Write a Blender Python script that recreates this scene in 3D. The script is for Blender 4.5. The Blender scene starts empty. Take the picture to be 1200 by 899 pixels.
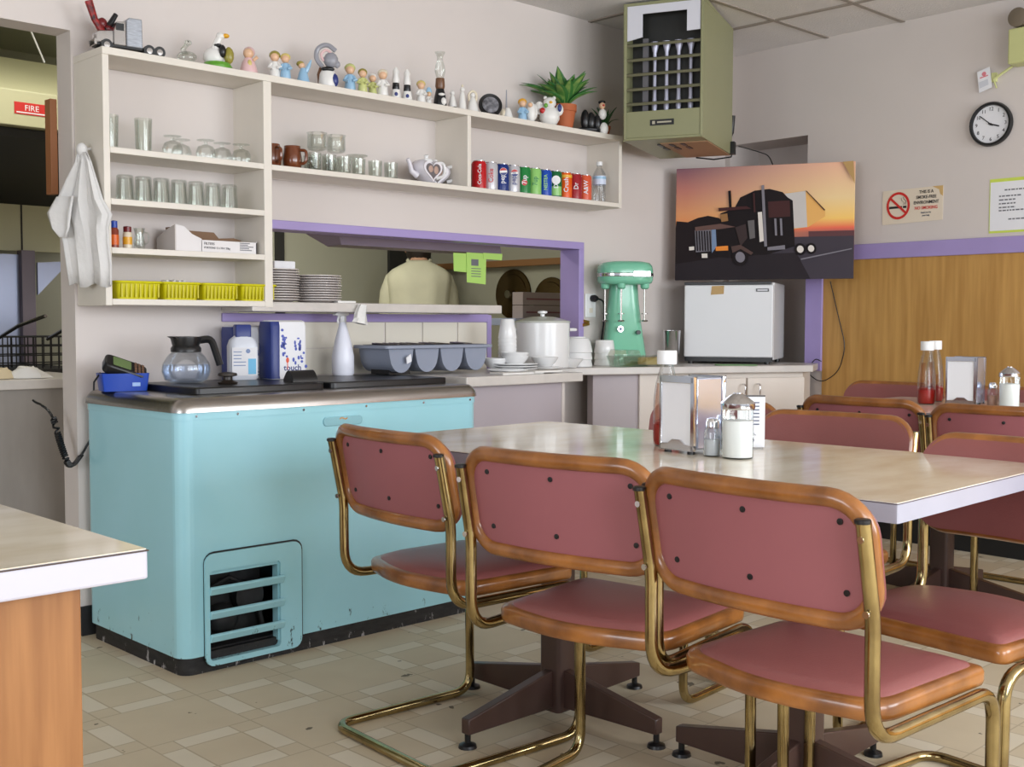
import bpy, bmesh, math, random
from mathutils import Vector, Matrix
random.seed(7)
PI = math.pi
SC = bpy.context.scene
COL = SC.collection

# ------------------------------------------------------------------ camera
EYE = 1.07
_p, _r, _y = math.radians(-3.0602), math.radians(0.1214), math.radians(44.193)
_fw = Vector((math.sin(_y)*math.cos(_p), math.cos(_y)*math.cos(_p), math.sin(_p)))
_rt = Vector((math.cos(_y), -math.sin(_y), 0)); _up = _rt.cross(_fw)
_r2 = _rt*math.cos(_r) + _up*math.sin(_r); _u2 = -_rt*math.sin(_r) + _up*math.cos(_r)
cd = bpy.data.cameras.new('camera'); cam = bpy.data.objects.new('camera', cd); COL.objects.link(cam)
cd.sensor_fit = 'HORIZONTAL'; cd.sensor_width = 36; cd.lens = 1352.97/1200*36; cd.clip_start = .05
M_ = Matrix((_r2, _u2, -_fw)).transposed().to_4x4(); M_.translation = Vector((0, 0, EYE)); cam.matrix_world = M_
SC.camera = cam
SC.view_settings.view_transform = 'Standard'
try: SC.view_settings.look = 'None'
except Exception: pass
SC.view_settings.gamma = 1; SC.view_settings.use_curve_mapping = False
SC.view_settings.exposure = 0.0

# ------------------------------------------------------------------ light
w = bpy.data.worlds.new('world'); SC.world = w; w.use_nodes = True
w.node_tree.nodes['Background'].inputs[0].default_value = (.86, .90, 1, 1)
w.node_tree.nodes['Background'].inputs[1].default_value = .62
def area(name, loc, target, sx, sy, power, color):
    l = bpy.data.lights.new(name, 'AREA'); l.shape = 'RECTANGLE'; l.size = sx; l.size_y = sy; l.energy = power; l.color = color
    o = bpy.data.objects.new(name, l); COL.objects.link(o); o.location = loc
    o.rotation_euler = (Vector(target)-Vector(loc)).to_track_quat('-Z', 'Y').to_euler(); return o
area('daylight_window_west', (.9, -2.6, 1.55), (1.6, 3, 1.1), 2.4, 1.7, 115, (.90, .95, 1))
area('daylight_window_east', (3.9, -2.6, 1.55), (3.9, 3, 1.1), 2.4, 1.7, 130, (.90, .95, 1))
area('daylight_window_side', (-3.4, .6, 1.5), (2, 1.6, 1), 2.2, 1.5, 80, (.90, .95, 1))
area('kitchen_tube_light', (3.4, 5.3, 2.40), (3.4, 5.3, 0), 1.2, .3, 26, (1, .96, .86))
area('kitchen_hood_light', (1.9, 4.5, 2.40), (1.9, 4.7, 0), .9, .3, 9, (1, .96, .84))

# ------------------------------------------------------------------ materials
def lin(c):
    return tuple((v/255/12.92 if v/255 <= .04045 else ((v/255+.055)/1.055)**2.4) for v in c)
def mat(name, rgb, rough=.5, metal=0, var=0, scale=8, bump=0, bscale=60, rgb2=None, stretch=None, coat=0, trans=0, spec=None, emit=0):
    m = bpy.data.materials.new(name); m.use_nodes = True; nt = m.node_tree; b = nt.nodes['Principled BSDF']
    c = lin(rgb); b.inputs['Base Color'].default_value = (*c, 1)
    b.inputs['Roughness'].default_value = rough; b.inputs['Metallic'].default_value = metal
    if coat: b.inputs['Coat Weight'].default_value = coat; b.inputs['Coat Roughness'].default_value = .08
    if trans: b.inputs['Transmission Weight'].default_value = trans
    if spec is not None: b.inputs['Specular IOR Level'].default_value = spec
    if emit: b.inputs['Emission Color'].default_value = (*c, 1); b.inputs['Emission Strength'].default_value = emit
    if var or bump:
        tc = nt.nodes.new('ShaderNodeTexCoord'); mp = nt.nodes.new('ShaderNodeMapping'); nt.links.new(tc.outputs['Object'], mp.inputs[0])
        if stretch: mp.inputs['Scale'].default_value = stretch
        if var:
            n = nt.nodes.new('ShaderNodeTexNoise'); n.inputs['Scale'].default_value = scale; n.inputs['Detail'].default_value = 5
            nt.links.new(mp.outputs[0], n.inputs[0])
            r = nt.nodes.new('ShaderNodeValToRGB'); r.color_ramp.elements[0].position = .33; r.color_ramp.elements[1].position = .67
            c2 = lin(rgb2) if rgb2 else tuple(v*(1-var) for v in c)
            r.color_ramp.elements[0].color = (*c2, 1); r.color_ramp.elements[1].color = (*c, 1)
            nt.links.new(n.outputs[0], r.inputs[0]); nt.links.new(r.outputs[0], b.inputs['Base Color'])
        if bump:
            n2 = nt.nodes.new('ShaderNodeTexNoise'); n2.inputs['Scale'].default_value = bscale
            nt.links.new(mp.outputs[0], n2.inputs[0]); bp = nt.nodes.new('ShaderNodeBump'); bp.inputs['Strength'].default_value = bump; bp.inputs['Distance'].default_value = .01
            nt.links.new(n2.outputs[0], bp.inputs['Height']); nt.links.new(bp.outputs[0], b.inputs['Normal'])
    return m
def glass(name, tint=(250, 252, 250), edge=.5, rough=.03):
    m = bpy.data.materials.new(name); m.use_nodes = True; nt = m.node_tree; nt.nodes.clear()
    o = nt.nodes.new('ShaderNodeOutputMaterial'); t = nt.nodes.new('ShaderNodeBsdfTransparent'); g = nt.nodes.new('ShaderNodeBsdfGlossy')
    lw = nt.nodes.new('ShaderNodeLayerWeight'); lw.inputs['Blend'].default_value = edge; mx = nt.nodes.new('ShaderNodeMixShader')
    r = nt.nodes.new('ShaderNodeValToRGB'); a = lin(tint)
    r.color_ramp.elements[0].color = (*a, 1); r.color_ramp.elements[1].color = (*[v*.93 for v in a], 1)
    g.inputs['Roughness'].default_value = rough; g.inputs['Color'].default_value = (.9, .92, .92, 1)
    ml = nt.nodes.new('ShaderNodeMath'); ml.operation = 'MULTIPLY'; ml.inputs[1].default_value = .42
    nt.links.new(lw.outputs['Facing'], r.inputs[0]); nt.links.new(r.outputs[0], t.inputs[0])
    nt.links.new(lw.outputs['Fresnel'], ml.inputs[0]); nt.links.new(ml.outputs[0], mx.inputs[0])
    nt.links.new(t.outputs[0], mx.inputs[1]); nt.links.new(g.outputs[0], mx.inputs[2]); nt.links.new(mx.outputs[0], o.inputs[0]); return m

WALL = mat('wall_paint', (215, 206, 201), .6, var=.04, scale=1.6, bump=.05, bscale=25)
SHELFP = mat('shelf_paint', (226, 219, 208), .45, var=.04, scale=5)
PURPLE = mat('purple_trim_paint', (166, 149, 203), .45, var=.06, scale=6)
WOODP = mat('oak_veneer_panel', (198, 152, 84), .45, var=.3, scale=4, rgb2=(176, 130, 66), stretch=(9, 9, .6))
BLACKB = mat('black_vinyl', (28, 28, 29), .6)
WOOD = mat('varnished_bentwood', (166, 106, 50), .28, var=.4, scale=5, rgb2=(118, 70, 30), stretch=(3, 3, 3), coat=.4)
TWOOD = mat('brown_veneer', (166, 114, 66), .5, var=.3, scale=5, rgb2=(146, 96, 52), stretch=(12, 12, .7))
PINK = mat('dusty_rose_vinyl', (143, 84, 82), .38, var=.06, scale=4, bump=.06, bscale=220)
PINKB = mat('dusty_rose_back_board', (152, 90, 96), .5, var=.05, scale=3)
BRASS = mat('worn_brass_chrome', (190, 172, 124), .15, metal=1, var=.3, scale=14, rgb2=(148, 130, 92))
CHROME = mat('chrome', (215, 215, 218), .12, metal=1)
STEEL = mat('brushed_steel', (176, 172, 168), .27, metal=1, var=.15, scale=6, stretch=(1, 14, 14))
LAM = mat('cream_marbled_laminate', (240, 232, 216), .11, var=.14, scale=5, rgb2=(222, 209, 186), stretch=(1, 2.2, 1))
LAMEDGE = mat('silver_edge_band', (172, 172, 186), .3, var=.06, scale=12)
CTOP = mat('counter_laminate', (206, 200, 194), .3, var=.1, scale=14)
BROWNM = mat('dark_brown_steel', (74, 54, 48), .35, var=.1, scale=5)
TEAL = mat('turquoise_enamel', (164, 216, 230), .26, var=.10, scale=1.6, rgb2=(154, 208, 216), coat=.3)
DARK = mat('dark_machinery', (34, 34, 36), .6, var=.5, scale=25)
SCUFF = mat('scuffed_black_kick', (40, 38, 38), .6, var=.5, scale=22, rgb2=(16, 16, 17), stretch=(1, 1, 3))
def scuffs(m, zmax, rgb, thr, scale):
    nt = m.node_tree; b = nt.nodes['Principled BSDF']; L = nt.links; src = b.inputs['Base Color'].links[0].from_socket
    tc = nt.nodes.new('ShaderNodeTexCoord'); mp = nt.nodes.new('ShaderNodeMapping'); mp.inputs['Scale'].default_value = (1, 1, .45); L.new(tc.outputs['Object'], mp.inputs[0])
    n = nt.nodes.new('ShaderNodeTexNoise'); n.inputs['Scale'].default_value = scale; n.inputs['Detail'].default_value = 8; n.inputs['Roughness'].default_value = .7; L.new(mp.outputs[0], n.inputs[0])
    sp = nt.nodes.new('ShaderNodeSeparateXYZ'); L.new(tc.outputs['Object'], sp.inputs[0])
    mr = nt.nodes.new('ShaderNodeMapRange'); mr.inputs[1].default_value = 0; mr.inputs[2].default_value = zmax; mr.inputs[3].default_value = .10; mr.inputs[4].default_value = -.22; L.new(sp.outputs[2], mr.inputs[0])
    ad = nt.nodes.new('ShaderNodeMath'); ad.operation = 'ADD'; L.new(n.outputs[0], ad.inputs[0]); L.new(mr.outputs[0], ad.inputs[1])
    th = nt.nodes.new('ShaderNodeMapRange'); th.inputs[1].default_value = thr; th.inputs[2].default_value = thr+.05; L.new(ad.outputs[0], th.inputs[0])
    mx = nt.nodes.new('ShaderNodeMix'); mx.data_type = 'RGBA'; L.new(th.outputs[0], mx.inputs[0]); L.new(src, mx.inputs[6]); mx.inputs[7].default_value = (*lin(rgb), 1); L.new(mx.outputs[2], b.inputs['Base Color'])
scuffs(TEAL, .5, (58, 66, 70), .66, 34); scuffs(SCUFF, .2, (170, 166, 166), .66, 30)
BLACKP = mat('black_plastic', (22, 22, 24), .35)
OLIVE = mat('olive_enamel', (142, 142, 106), .4, var=.05, scale=3)
WHITEE = mat('white_enamel', (224, 224, 226), .25)
WHITEM = mat('white_metal_plate', (214, 214, 222), .4)
SILVERG = mat('silvery_burner_tube', (190, 190, 208), .4, metal=.4)
GREEN = mat('mint_green_enamel', (122, 196, 164), .22, coat=.4)
CERAM = mat('white_ceramic', (232, 232, 232), .2)
GREYP = mat('grey_plastic', (140, 147, 164), .45)
NAVY = mat('navy_plastic', (32, 50, 120), .4)
BLUE = mat('blue_plastic', (22, 66, 168), .35)
YELLOW = mat('yellow_plastic', (214, 206, 20), .4)
PAPER = mat('white_paper', (232, 232, 236), .8)
PAPERW = mat('wrinkled_paper', (228, 226, 222), .9, bump=.5, bscale=40)
CLOTH = mat('white_cotton', (218, 216, 214), .9, bump=.2, bscale=60)
CARDB = mat('brown_cardboard', (134, 104, 80), .8)
CARTON = mat('white_carton', (226, 222, 222), .7)
GREYCARD = mat('grey_carton_side', (196, 188, 184), .7)
GLASS = glass('clear_glass')
GLASSG = glass('greenish_glass', (248, 250, 247), .5)
PLASTIC = glass('clear_plastic', (246, 247, 248), .45, .12)
KETCHUP = mat('ketchup', (176, 30, 16), .3)
SMEAR = glass('ketchup_smeared_plastic', (238, 205, 190), .4, .2)
SUGAR = mat('sugar', (246, 246, 246), .8, emit=0)
PEPPER = mat('ground_pepper', (96, 84, 74), .9)
SKIN = mat('skin', (206, 160, 132), .5)
HAIR = mat('dark_hair', (38, 28, 22), .6)
INK = mat('black_ink', (30, 30, 34), .7)
GREYINK = mat('grey_ink', (110, 110, 116), .7)
REDINK = mat('red_ink', (204, 40, 34), .6)
TERRA = mat('terracotta', (178, 96, 56), .7)
SOIL = mat('soil', (50, 36, 26), .9)
LEAF = mat('variegated_leaf', (40, 98, 42), .45, var=.3, scale=16, rgb2=(62, 120, 56))
LEAFP = mat('pale_leaf_centre', (142, 170, 92), .45, var=.4, scale=30, rgb2=(70, 128, 58))
LEAFD = mat('dark_leaf', (42, 92, 46), .5)
BROWNG = mat('brown_glazed', (112, 58, 30), .15, coat=.5)
KWALL = mat('kitchen_wall_paint', (164, 164, 148), .6)
KCREAM = mat('kitchen_cream_metal', (198, 196, 160), .4)
KDARK = mat('kitchen_dark', (40, 40, 38), .6)
STAINL = mat('stainless_panel', (168, 178, 206), .3, metal=.35)
GREYLAM = mat('grey_laminate_front', (150, 144, 138), .5, var=.1, scale=20, stretch=(1, 1, .3))
LIME = mat('lime_paper', (176, 216, 110), .8)
YGREEN = mat('yellow_green_border', (206, 222, 90), .6)
EMERG = mat('pale_green_housing', (198, 200, 140), .45)
CEIL = mat('ceiling_tile', (224, 220, 218), .9, var=.06, scale=3, bump=.3, bscale=120)
TBAR = mat('ceiling_grid_metal', (150, 140, 130), .5)
LAVG = mat('lavender_grey_steel', (120, 108, 122), .4)
ORANGE = mat('orange_paint', (222, 100, 24), .35)
TILEW = mat('white_wall_tile', (226, 220, 206), .3)
def paint(name, rgb, rough=.3): return mat(name, rgb, rough)
P_ = {k: paint(k+'_glaze', v) for k, v in dict(white=(230, 228, 224), blue=(150, 188, 216), pink=(226, 188, 188), yellow=(214, 194, 116), green=(96, 160, 50), black=(24, 24, 26),
      skin=(226, 184, 150), brown=(110, 74, 48), lime=(198, 202, 132), grey=(150, 150, 158), red=(190, 40, 40), orange=(228, 168, 40), olive=(150, 140, 60), cream=(226, 214, 190), navy=(44, 56, 120), darkred=(110, 26, 30)).items()}

# floor vinyl: plain squares alternating with squares that carry a small pattern of light rectangles
def floor_mat():
    m = bpy.data.materials.new('vinyl_floor'); m.use_nodes = True; nt = m.node_tree; b = nt.nodes['Principled BSDF']; L = nt.links
    b.inputs['Roughness'].default_value = .6; b.inputs['Specular IOR Level'].default_value = .15
    tc = nt.nodes.new('ShaderNodeTexCoord'); sp = nt.nodes.new('ShaderNodeSeparateXYZ'); L.new(tc.outputs['Object'], sp.inputs[0])
    def mth(op, a, bb=None, c=None):
        n = nt.nodes.new('ShaderNodeMath'); n.operation = op
        for i, v in enumerate((a, bb, c)):
            if v is None: continue
            if isinstance(v, (int, float)): n.inputs[i].default_value = v
            else: L.new(v, n.inputs[i])
        return n.outputs[0]
    T = .29
    u = mth('MULTIPLY_ADD', sp.outputs[0], 1/T, -1.767/T+.5+100); v = mth('MULTIPLY_ADD', sp.outputs[1], 1/T, -2.82/T+.5+100)
    par = mth('MODULO', mth('ADD', mth('FLOOR', u), mth('FLOOR', v)), 2)      # 0 = patterned cell
    au = mth('ABSOLUTE', mth('SUBTRACT', mth('FRACT', u), .5)); av = mth('ABSOLUTE', mth('SUBTRACT', mth('FRACT', v), .5))
    mx = mth('MAXIMUM', au, av); mn = mth('MINIMUM', au, av)
    rects = mth('MULTIPLY', mth('GREATER_THAN', mx, .29), mth('LESS_THAN', mn, .27))
    pat = mth('SUBTRACT', 1, par); light = mth('MULTIPLY', rects, pat)
    ln = mth('MAXIMUM', mth('COMPARE', mx, .28, .008), mth('COMPARE', mn, .275, .008)); line = mth('MAXIMUM', mth('MULTIPLY', ln, pat), mth('GREATER_THAN', mx, .492))
    nz = nt.nodes.new('ShaderNodeTexNoise'); nz.inputs['Scale'].default_value = 5; nz.inputs['Detail'].default_value = 8; L.new(tc.outputs['Object'], nz.inputs[0])
    def mix(f, a, bb):
        n = nt.nodes.new('ShaderNodeMix'); n.data_type = 'RGBA'
        if isinstance(f, float): n.inputs[0].default_value = f
        else: L.new(f, n.inputs[0])
        for i, v in ((6, a), (7, bb)):
            if isinstance(v, tuple): n.inputs[i].default_value = (*lin(v), 1)
            else: L.new(v, n.inputs[i])
        return n.outputs[2]
    base = mix(nz.outputs[0], (210, 197, 172), (192, 178, 152)); lt = mix(nz.outputs[0], (220, 211, 192), (206, 196, 174))
    c = mix(light, base, lt); c = mix(mth('MULTIPLY', line, .35), c, (128, 114, 92))
    n2 = nt.nodes.new('ShaderNodeTexNoise'); n2.inputs['Scale'].default_value = 9; n2.inputs['Detail'].default_value = 6; L.new(tc.outputs['Object'], n2.inputs[0])
    c = mix(mth('MULTIPLY', mth('GREATER_THAN', n2.outputs[0], .70), .8), c, (70, 64, 54))
    L.new(c, b.inputs['Base Color']); return m
FLOORM = floor_mat()

# ------------------------------------------------------------------ mesh helpers
def rrect(wd, ht, r, seg=6, cx=0, cy=0):
    pts = []
    for (sx, sy, a0) in ((1, 1, 0), (-1, 1, PI/2), (-1, -1, PI), (1, -1, 3*PI/2)):
        for k in range(seg+1):
            a = a0 + PI/2*k/seg; pts.append((cx+sx*(wd/2-r)+r*math.cos(a), cy+sy*(ht/2-r)+r*math.sin(a)))
    return pts
def arcpath(pts, rad, seg=6):
    """polyline with rounded corners; rad may be a list"""
    out = [Vector(pts[0])]
    for i in range(1, len(pts)-1):
        p, q, s = Vector(pts[i-1]), Vector(pts[i]), Vector(pts[i+1]); r = rad[i-1] if isinstance(rad, (list, tuple)) else rad
        d1 = (p-q).normalized(); d2 = (s-q).normalized(); r = min(r, (p-q).length*.49, (s-q).length*.49)
        a = q+d1*r; b = q+d2*r
        for k in range(seg+1):
            t = k/seg; out.append((1-t)**2*a + 2*t*(1-t)*q + t*t*b)
    out.append(Vector(pts[-1])); return out
class MB:
    def __init__(s): s.bm = bmesh.new(); s.T = Matrix.Identity(4)
    def v(s, p): return s.bm.verts.new(s.T @ Vector(p))
    def f(s, vs, mi=0):
        try: f = s.bm.faces.new(vs); f.material_index = mi; return f
        except ValueError: return None
    def box(s, c, d, mi=0, rz=0, R=None):
        M = R if R else Matrix.Rotation(rz, 4, 'Z'); vs = []
        for z in (-1, 1):
            for x, y in ((-1, -1), (1, -1), (1, 1), (-1, 1)): vs.append(s.v(Vector(c) + M @ Vector((x*d[0]/2, y*d[1]/2, z*d[2]/2))))
        for q in ((3, 2, 1, 0), (4, 5, 6, 7), (0, 1, 5, 4), (1, 2, 6, 5), (2, 3, 7, 6), (3, 0, 4, 7)): s.f([vs[i] for i in q], mi)
        return s
    def b2(s, a, b, mi=0): return s.box([(a[i]+b[i])/2 for i in range(3)], [abs(b[i]-a[i]) for i in range(3)], mi)
    def prism(s, poly, z0, z1, mi=0, axis='z', top=None):
        """extrude a 2D polygon along an axis; top = optional other polygon at z1"""
        def P(p, z): return {'z': (p[0], p[1], z), 'y': (p[0], z, p[1]), 'x': (z, p[0], p[1])}[axis]
        a = [s.v(P(p, z0)) for p in poly]; b = [s.v(P(p, z1)) for p in (top or poly)]; n = len(a)
        s.f(list(reversed(a)), mi); s.f(b, mi)
        for i in range(n): s.f([a[i], a[(i+1) % n], b[(i+1) % n], b[i]], mi)
        return s
    def loft(s, rings, mi=0, cap=True, closed=True):
        R = [[s.v(p) for p in r] for r in rings]; n = len(R[0])
        for a, b in zip(R, R[1:]):
            for i in range(n if closed else n-1): s.f([a[i], a[(i+1) % n], b[(i+1) % n], b[i]], mi)
        if cap: s.f(list(reversed(R[0])), mi); s.f(R[-1], mi)
        return s
    def lathe(s, prof, c=(0, 0, 0), seg=20, mi=0, axis='z', cap=True):
        rings = []
        for r, z in prof:
            ring = []
            for k in range(seg):
                a = 2*PI*k/seg; x, y = max(r, 1e-4)*math.cos(a), max(r, 1e-4)*math.sin(a)
                q = {'z': (x, y, z), 'y': (x, z, -y), 'x': (z, x, y)}[axis]; ring.append((c[0]+q[0], c[1]+q[1], c[2]+q[2]))
            rings.append(ring)
        return s.loft(rings, mi, cap)
    def tube(s, pts, r, seg=10, mi=0, closed=False, flat=1):
        P = [Vector(p) for p in pts]; n = len(P); rings = []; up = None
        for i in range(n):
            if closed: t = (P[(i+1) % n]-P[i-1]).normalized()
            else: t = (P[min(i+1, n-1)]-P[max(i-1, 0)]).normalized()
            if up is None: up = Vector((0, 0, 1)) if abs(t.z) < .9 else Vector((0, 1, 0))
            a = t.cross(up).normalized(); up = a.cross(t).normalized(); rr = r[i] if isinstance(r, (list, tuple)) else r
            rings.append([P[i]+a*rr*math.cos(2*PI*k/seg)+up*rr*flat*math.sin(2*PI*k/seg) for k in range(seg)])
        if closed: rings.append(rings[0]); 
        return s.loft(rings, mi, not closed)
    def ball(s, c, r, seg=14, mi=0):
        rr = (r, r, r) if isinstance(r, (int, float)) else r; rings = []
        for j in range(1, seg//2+1):
            a = -PI/2 + PI*(j-.5)/(seg//2)
            rings.append([(c[0]+rr[0]*math.cos(a)*math.cos(2*PI*k/seg), c[1]+rr[1]*math.cos(a)*math.sin(2*PI*k/seg), c[2]+rr[2]*math.sin(a)) for k in range(seg)])
        return s.loft(rings, mi)
    def build(s, name, m, parent=None, smooth=True, bevel=0, ang=40, solid=0, seg=2):
        bmesh.ops.remove_doubles(s.bm, verts=s.bm.verts, dist=1e-5)
        bmesh.ops.recalc_face_normals(s.bm, faces=s.bm.faces)
        me = bpy.data.meshes.new(name); s.bm.to_mesh(me); s.bm.free()
        for x in (m if isinstance(m, (list, tuple)) else [m]): me.materials.append(x)
        o = bpy.data.objects.new(name, me); COL.objects.link(o)
        if parent: o.parent = parent
        if smooth:
            for p in me.polygons: p.use_smooth = True
            try: me.set_sharp_from_angle(angle=math.radians(ang))
            except Exception: pass
        if solid: md = o.modifiers.new('thick', 'SOLIDIFY'); md.thickness = solid; md.offset = 0
        if bevel: md = o.modifiers.new('bevel', 'BEVEL'); md.width = bevel; md.segments = seg; md.limit_method = 'ANGLE'; md.angle_limit = math.radians(50)
        return o
def tag(o, label, cat, group=None):
    o['label'] = label; o['category'] = cat
    if group: o['group'] = group
    return o
def thing(name, label, cat, loc=(0, 0, 0), rz=0, group=None):
    o = bpy.data.objects.new(name, None); COL.objects.link(o); o.location = loc; o.rotation_euler = (0, 0, rz); o.empty_display_size = .05
    return tag(o, label, cat, group)
def struct(o): o['kind'] = 'structure'; return o
def dup(root, loc=None, rz=None, label=None, group=None):
    def cp(o, parent):
        c = o.copy(); COL.objects.link(c)
        if parent: c.parent = parent
        for k in list(o.children): cp(k, c)
        return c
    r = cp(root, None)
    if loc is not None: r.location = loc
    if rz is not None: r.rotation_euler = (0, 0, rz)
    if label: r['label'] = label
    if group: r['group'] = group
    return r
DG = None
def text_mb(name, body, size, m, parent, loc, rot=(PI/2, 0, 0), align='CENTER', ext=.0004, sx=1, bold=0):
    cu = bpy.data.curves.new('t', 'FONT'); cu.body = body; cu.size = size; cu.align_x = align; cu.align_y = 'CENTER'; cu.extrude = ext; cu.resolution_u = 2; cu.offset = bold
    o = bpy.data.objects.new('t', cu); COL.objects.link(o); bpy.context.view_layer.update()
    me = bpy.data.meshes.new_from_object(o.evaluated_get(bpy.context.evaluated_depsgraph_get())); bpy.data.objects.remove(o)
    me.name = name; me.materials.clear(); me.materials.append(m)
    r = bpy.data.objects.new(name, me); COL.objects.link(r); r.location = loc; r.rotation_euler = rot; r.scale = (sx, 1, 1)
    if parent: r.parent = parent
    return r
def disc(mb, c, r, y0, y1, mi=0, seg=24, r2=None):   # disc facing -y
    mb.prism([(c[0]+r*math.cos(2*PI*k/seg), c[1]+(r2 or r)*math.sin(2*PI*k/seg)) for k in range(seg)], y0, y1, mi, axis='y')

# ================================================================== STRUCTURE
D = 3.80; ZC = 2.52
struct(MB().b2((-4, -3.2, -.1), (7, 7.2, 0)).build('floor', FLOORM, smooth=False))
struct(MB().b2((-4, -3.2, ZC), (6.2, D, ZC+.1)).build('ceiling', CEIL, smooth=False))
g = MB()
for k in range(10): x = 4.822-.61*k; g.b2((x-.012, -3, ZC-.006), (x+.012, D, ZC+.01))
for y in (3.16, 2.74, 2.13, 1.52, .91, .3, -.31): g.b2((-2, y-.012, ZC-.005), (5.4, y+.012, ZC+.01))
struct(g.build('trim_1', TBAR, smooth=False))
# back wall with a doorway on its left and the pass-through
XL, XR, PT = 1.652, 4.14, 1.425
b = MB(); T = .11
b.b2((XL, D, 0), (2.27, D+T, ZC)); b.b2((-4, D, 2.03), (XL, D+T, ZC)); b.b2((2.27, D, PT), (5.45, D+T, ZC)); b.b2((XR, D, 0), (5.45, D+T, PT))
b.b2((2.27, D, 0), (3.53, D+T, 1.10)); b.b2((3.53, D, 0), (XR, D+T, .86)); b.b2((-4, D, 0), (.2, D+T, 2.03))
struct(b.build('wall_back', WALL, smooth=False))
# purple casing round the pass-through
b = MB(); o_ = .012
b.b2((2.286, D-o_, PT-.004), (XR+.03, D+T+.005, PT+.03)); b.b2((XR-.006, D-o_, .86), (XR+.03, D+T+.005, PT-.004))
b.b2((2.20, D-o_, 1.068), (3.53, D, 1.10)); b.b2((3.53, D-o_, .86), (3.555, D+T, 1.10))
struct(b.build('trim_2', PURPLE, smooth=False, bevel=.003))
b = MB()
for k in range(5): b.b2((2.56+k*.2, D-.006, .86), (2.557+.2+k*.2-.006, D, .963)); b.b2((2.56+k*.2, D-.006, .966), (2.557+.2+k*.2-.006, D, 1.066))
struct(b.build('trim_5', TILEW, smooth=False))
# right wall, in its own frame: u runs along the wall towards the camera, y goes into the wall
A_R = -math.radians(92.5); CR = Vector((5.334, D, 0))
def rwall(mb): mb.T = Matrix.Translation(CR) @ Matrix.Rotation(A_R, 4, 'Z'); return mb
R0, R1, RZ = .035, .535, 2.04
b = rwall(MB())
b.b2((0, 0, 0), (R0, .1, ZC)); b.b2((R0, 0, RZ), (R1, .1, ZC)); b.b2((R1, 0, 0), (7, .1, ZC)); b.b2((-.1, .26, 0), (R1+.1, .34, ZC)); b.b2((R0-.03, .1, 0), (R0, .26, ZC)); b.b2((R1, .1, 0), (R1+.03, .26, ZC)); b.b2((R0, .1, RZ), (R1, .26, RZ+.05))
struct(b.build('wall_right', WALL, smooth=False))
struct(rwall(MB()).b2((.645, -.006, .18), (7, 0, 1.385)).build('trim_3', WOODP, smooth=False))
b = rwall(MB()); b.b2((.64, -.018, 1.385), (7, 0, 1.46)); b.b2((R1+.01, -.018, .82), (.645, 0, 1.46))
struct(b.build('trim_4', PURPLE, smooth=False, bevel=.003))
struct(rwall(MB()).b2((.60, -.012, 0), (7, 0, .18)).build('baseboard_right', BLACKB, smooth=False))
struct(MB().b2((XL, D-.01, 0), (4.6, D, .10)).build('baseboard_back', BLACKB, smooth=False))
# kitchen shell
struct(MB().b2((.6, 6.3, 0), (5.3, 6.4, 2.5)).build('wall_kitchen_back', KWALL, smooth=False))
struct(MB().b2((5.3, D+T, 0), (5.4, 6.4, 2.5)).build('wall_kitchen_right', KWALL, smooth=False))
struct(MB().b2((.5, D+T, 0), (.6, 6.4, 2.5)).build('wall_kitchen_left', KWALL, smooth=False))
struct(MB().b2((.5, D+T, 2.5), (5.4, 6.4, 2.56)).build('ceiling_kitchen', KWALL, smooth=False))
b = MB(); b.b2((5.24, 3.95, 1.43), (5.3, 6.3, 1.47))
struct(b.build('trim_6', mat('kitchen_wood_rail', (140, 100, 60), .5), smooth=False))
d = MB(); d.b2((4.93, 6.27, 0), (5.29, 6.3, 2.05)); o = struct(d.build('door_1', KDARK, smooth=False))
d = MB(); d.b2((4.03, 6.27, 0), (4.085, 6.3, 2.5)); struct(d.build('trim_7', KDARK, smooth=False))

# ================================================================== SHELF UNIT
SF = 3.582
s = thing('wall_shelf_unit', 'long cream painted open shelf unit fixed to the back wall above the serving hatch', 'shelf', (0, 0, 0))
b = MB(); tk = .02
def sh(x0, x1, z, t=.02): return MB().b2((x0, SF, z-t), (x1, D-.001, z))
sh(1.66, 4.205, 1.945, .024).build('top_board', SHELFP, s, False, .002)
for x0, x1, z0, z1 in ((1.66, 1.682, 1.12, 1.921), (2.252, 2.285, 1.12, 1.921), (3.225, 3.245, 1.63, 1.921), (4.185, 4.205, 1.607, 1.921)):
    MB().b2((x0, SF+.001, z0), (x1, D-.002, z1)).build('upright', SHELFP, s, False, .002)
for x0, x1, z in ((1.682, 2.252, 1.63), (1.682, 2.252, 1.465), (1.682, 2.252, 1.308), (1.682, 2.252, 1.142), (2.285, 4.185, 1.63)):
    sh(x0, x1, z).build('shelf_board', SHELFP, s, False, .002)
MB().b2((1.682, D-.012, 1.12), (2.252, D-.003, 1.92)).build('back_board', WALL, s, False)
MB().b2((2.285, D-.012, 1.607), (4.185, D-.003, 1.92)).build('back_board', WALL, s, False)

# ================================================================== CHEST FREEZER
FX0, FX1, FY0, FY1 = 1.665, 2.868, 3.125, 3.775
fz = thing('chest_freezer', 'old turquoise chest freezer with a steel rim standing against the back wall', 'freezer')
cx, cy, wx, wy = (FX0+FX1)/2, (FY0+FY1)/2, FX1-FX0, FY1-FY0
gx0, gx1, gz0, gz1 = 1.76, 2.00, .05, .30           # opening behind the louvres
b = MB()
outl = rrect(wx, wy, .045, 6, cx, cy)
# front face is left open at the grille: build the skin as side ring + front panels
rings = []
pts = [p for p in outl]
left = [p for p in pts if not (p[1] < FY0+1e-4)]
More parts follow.
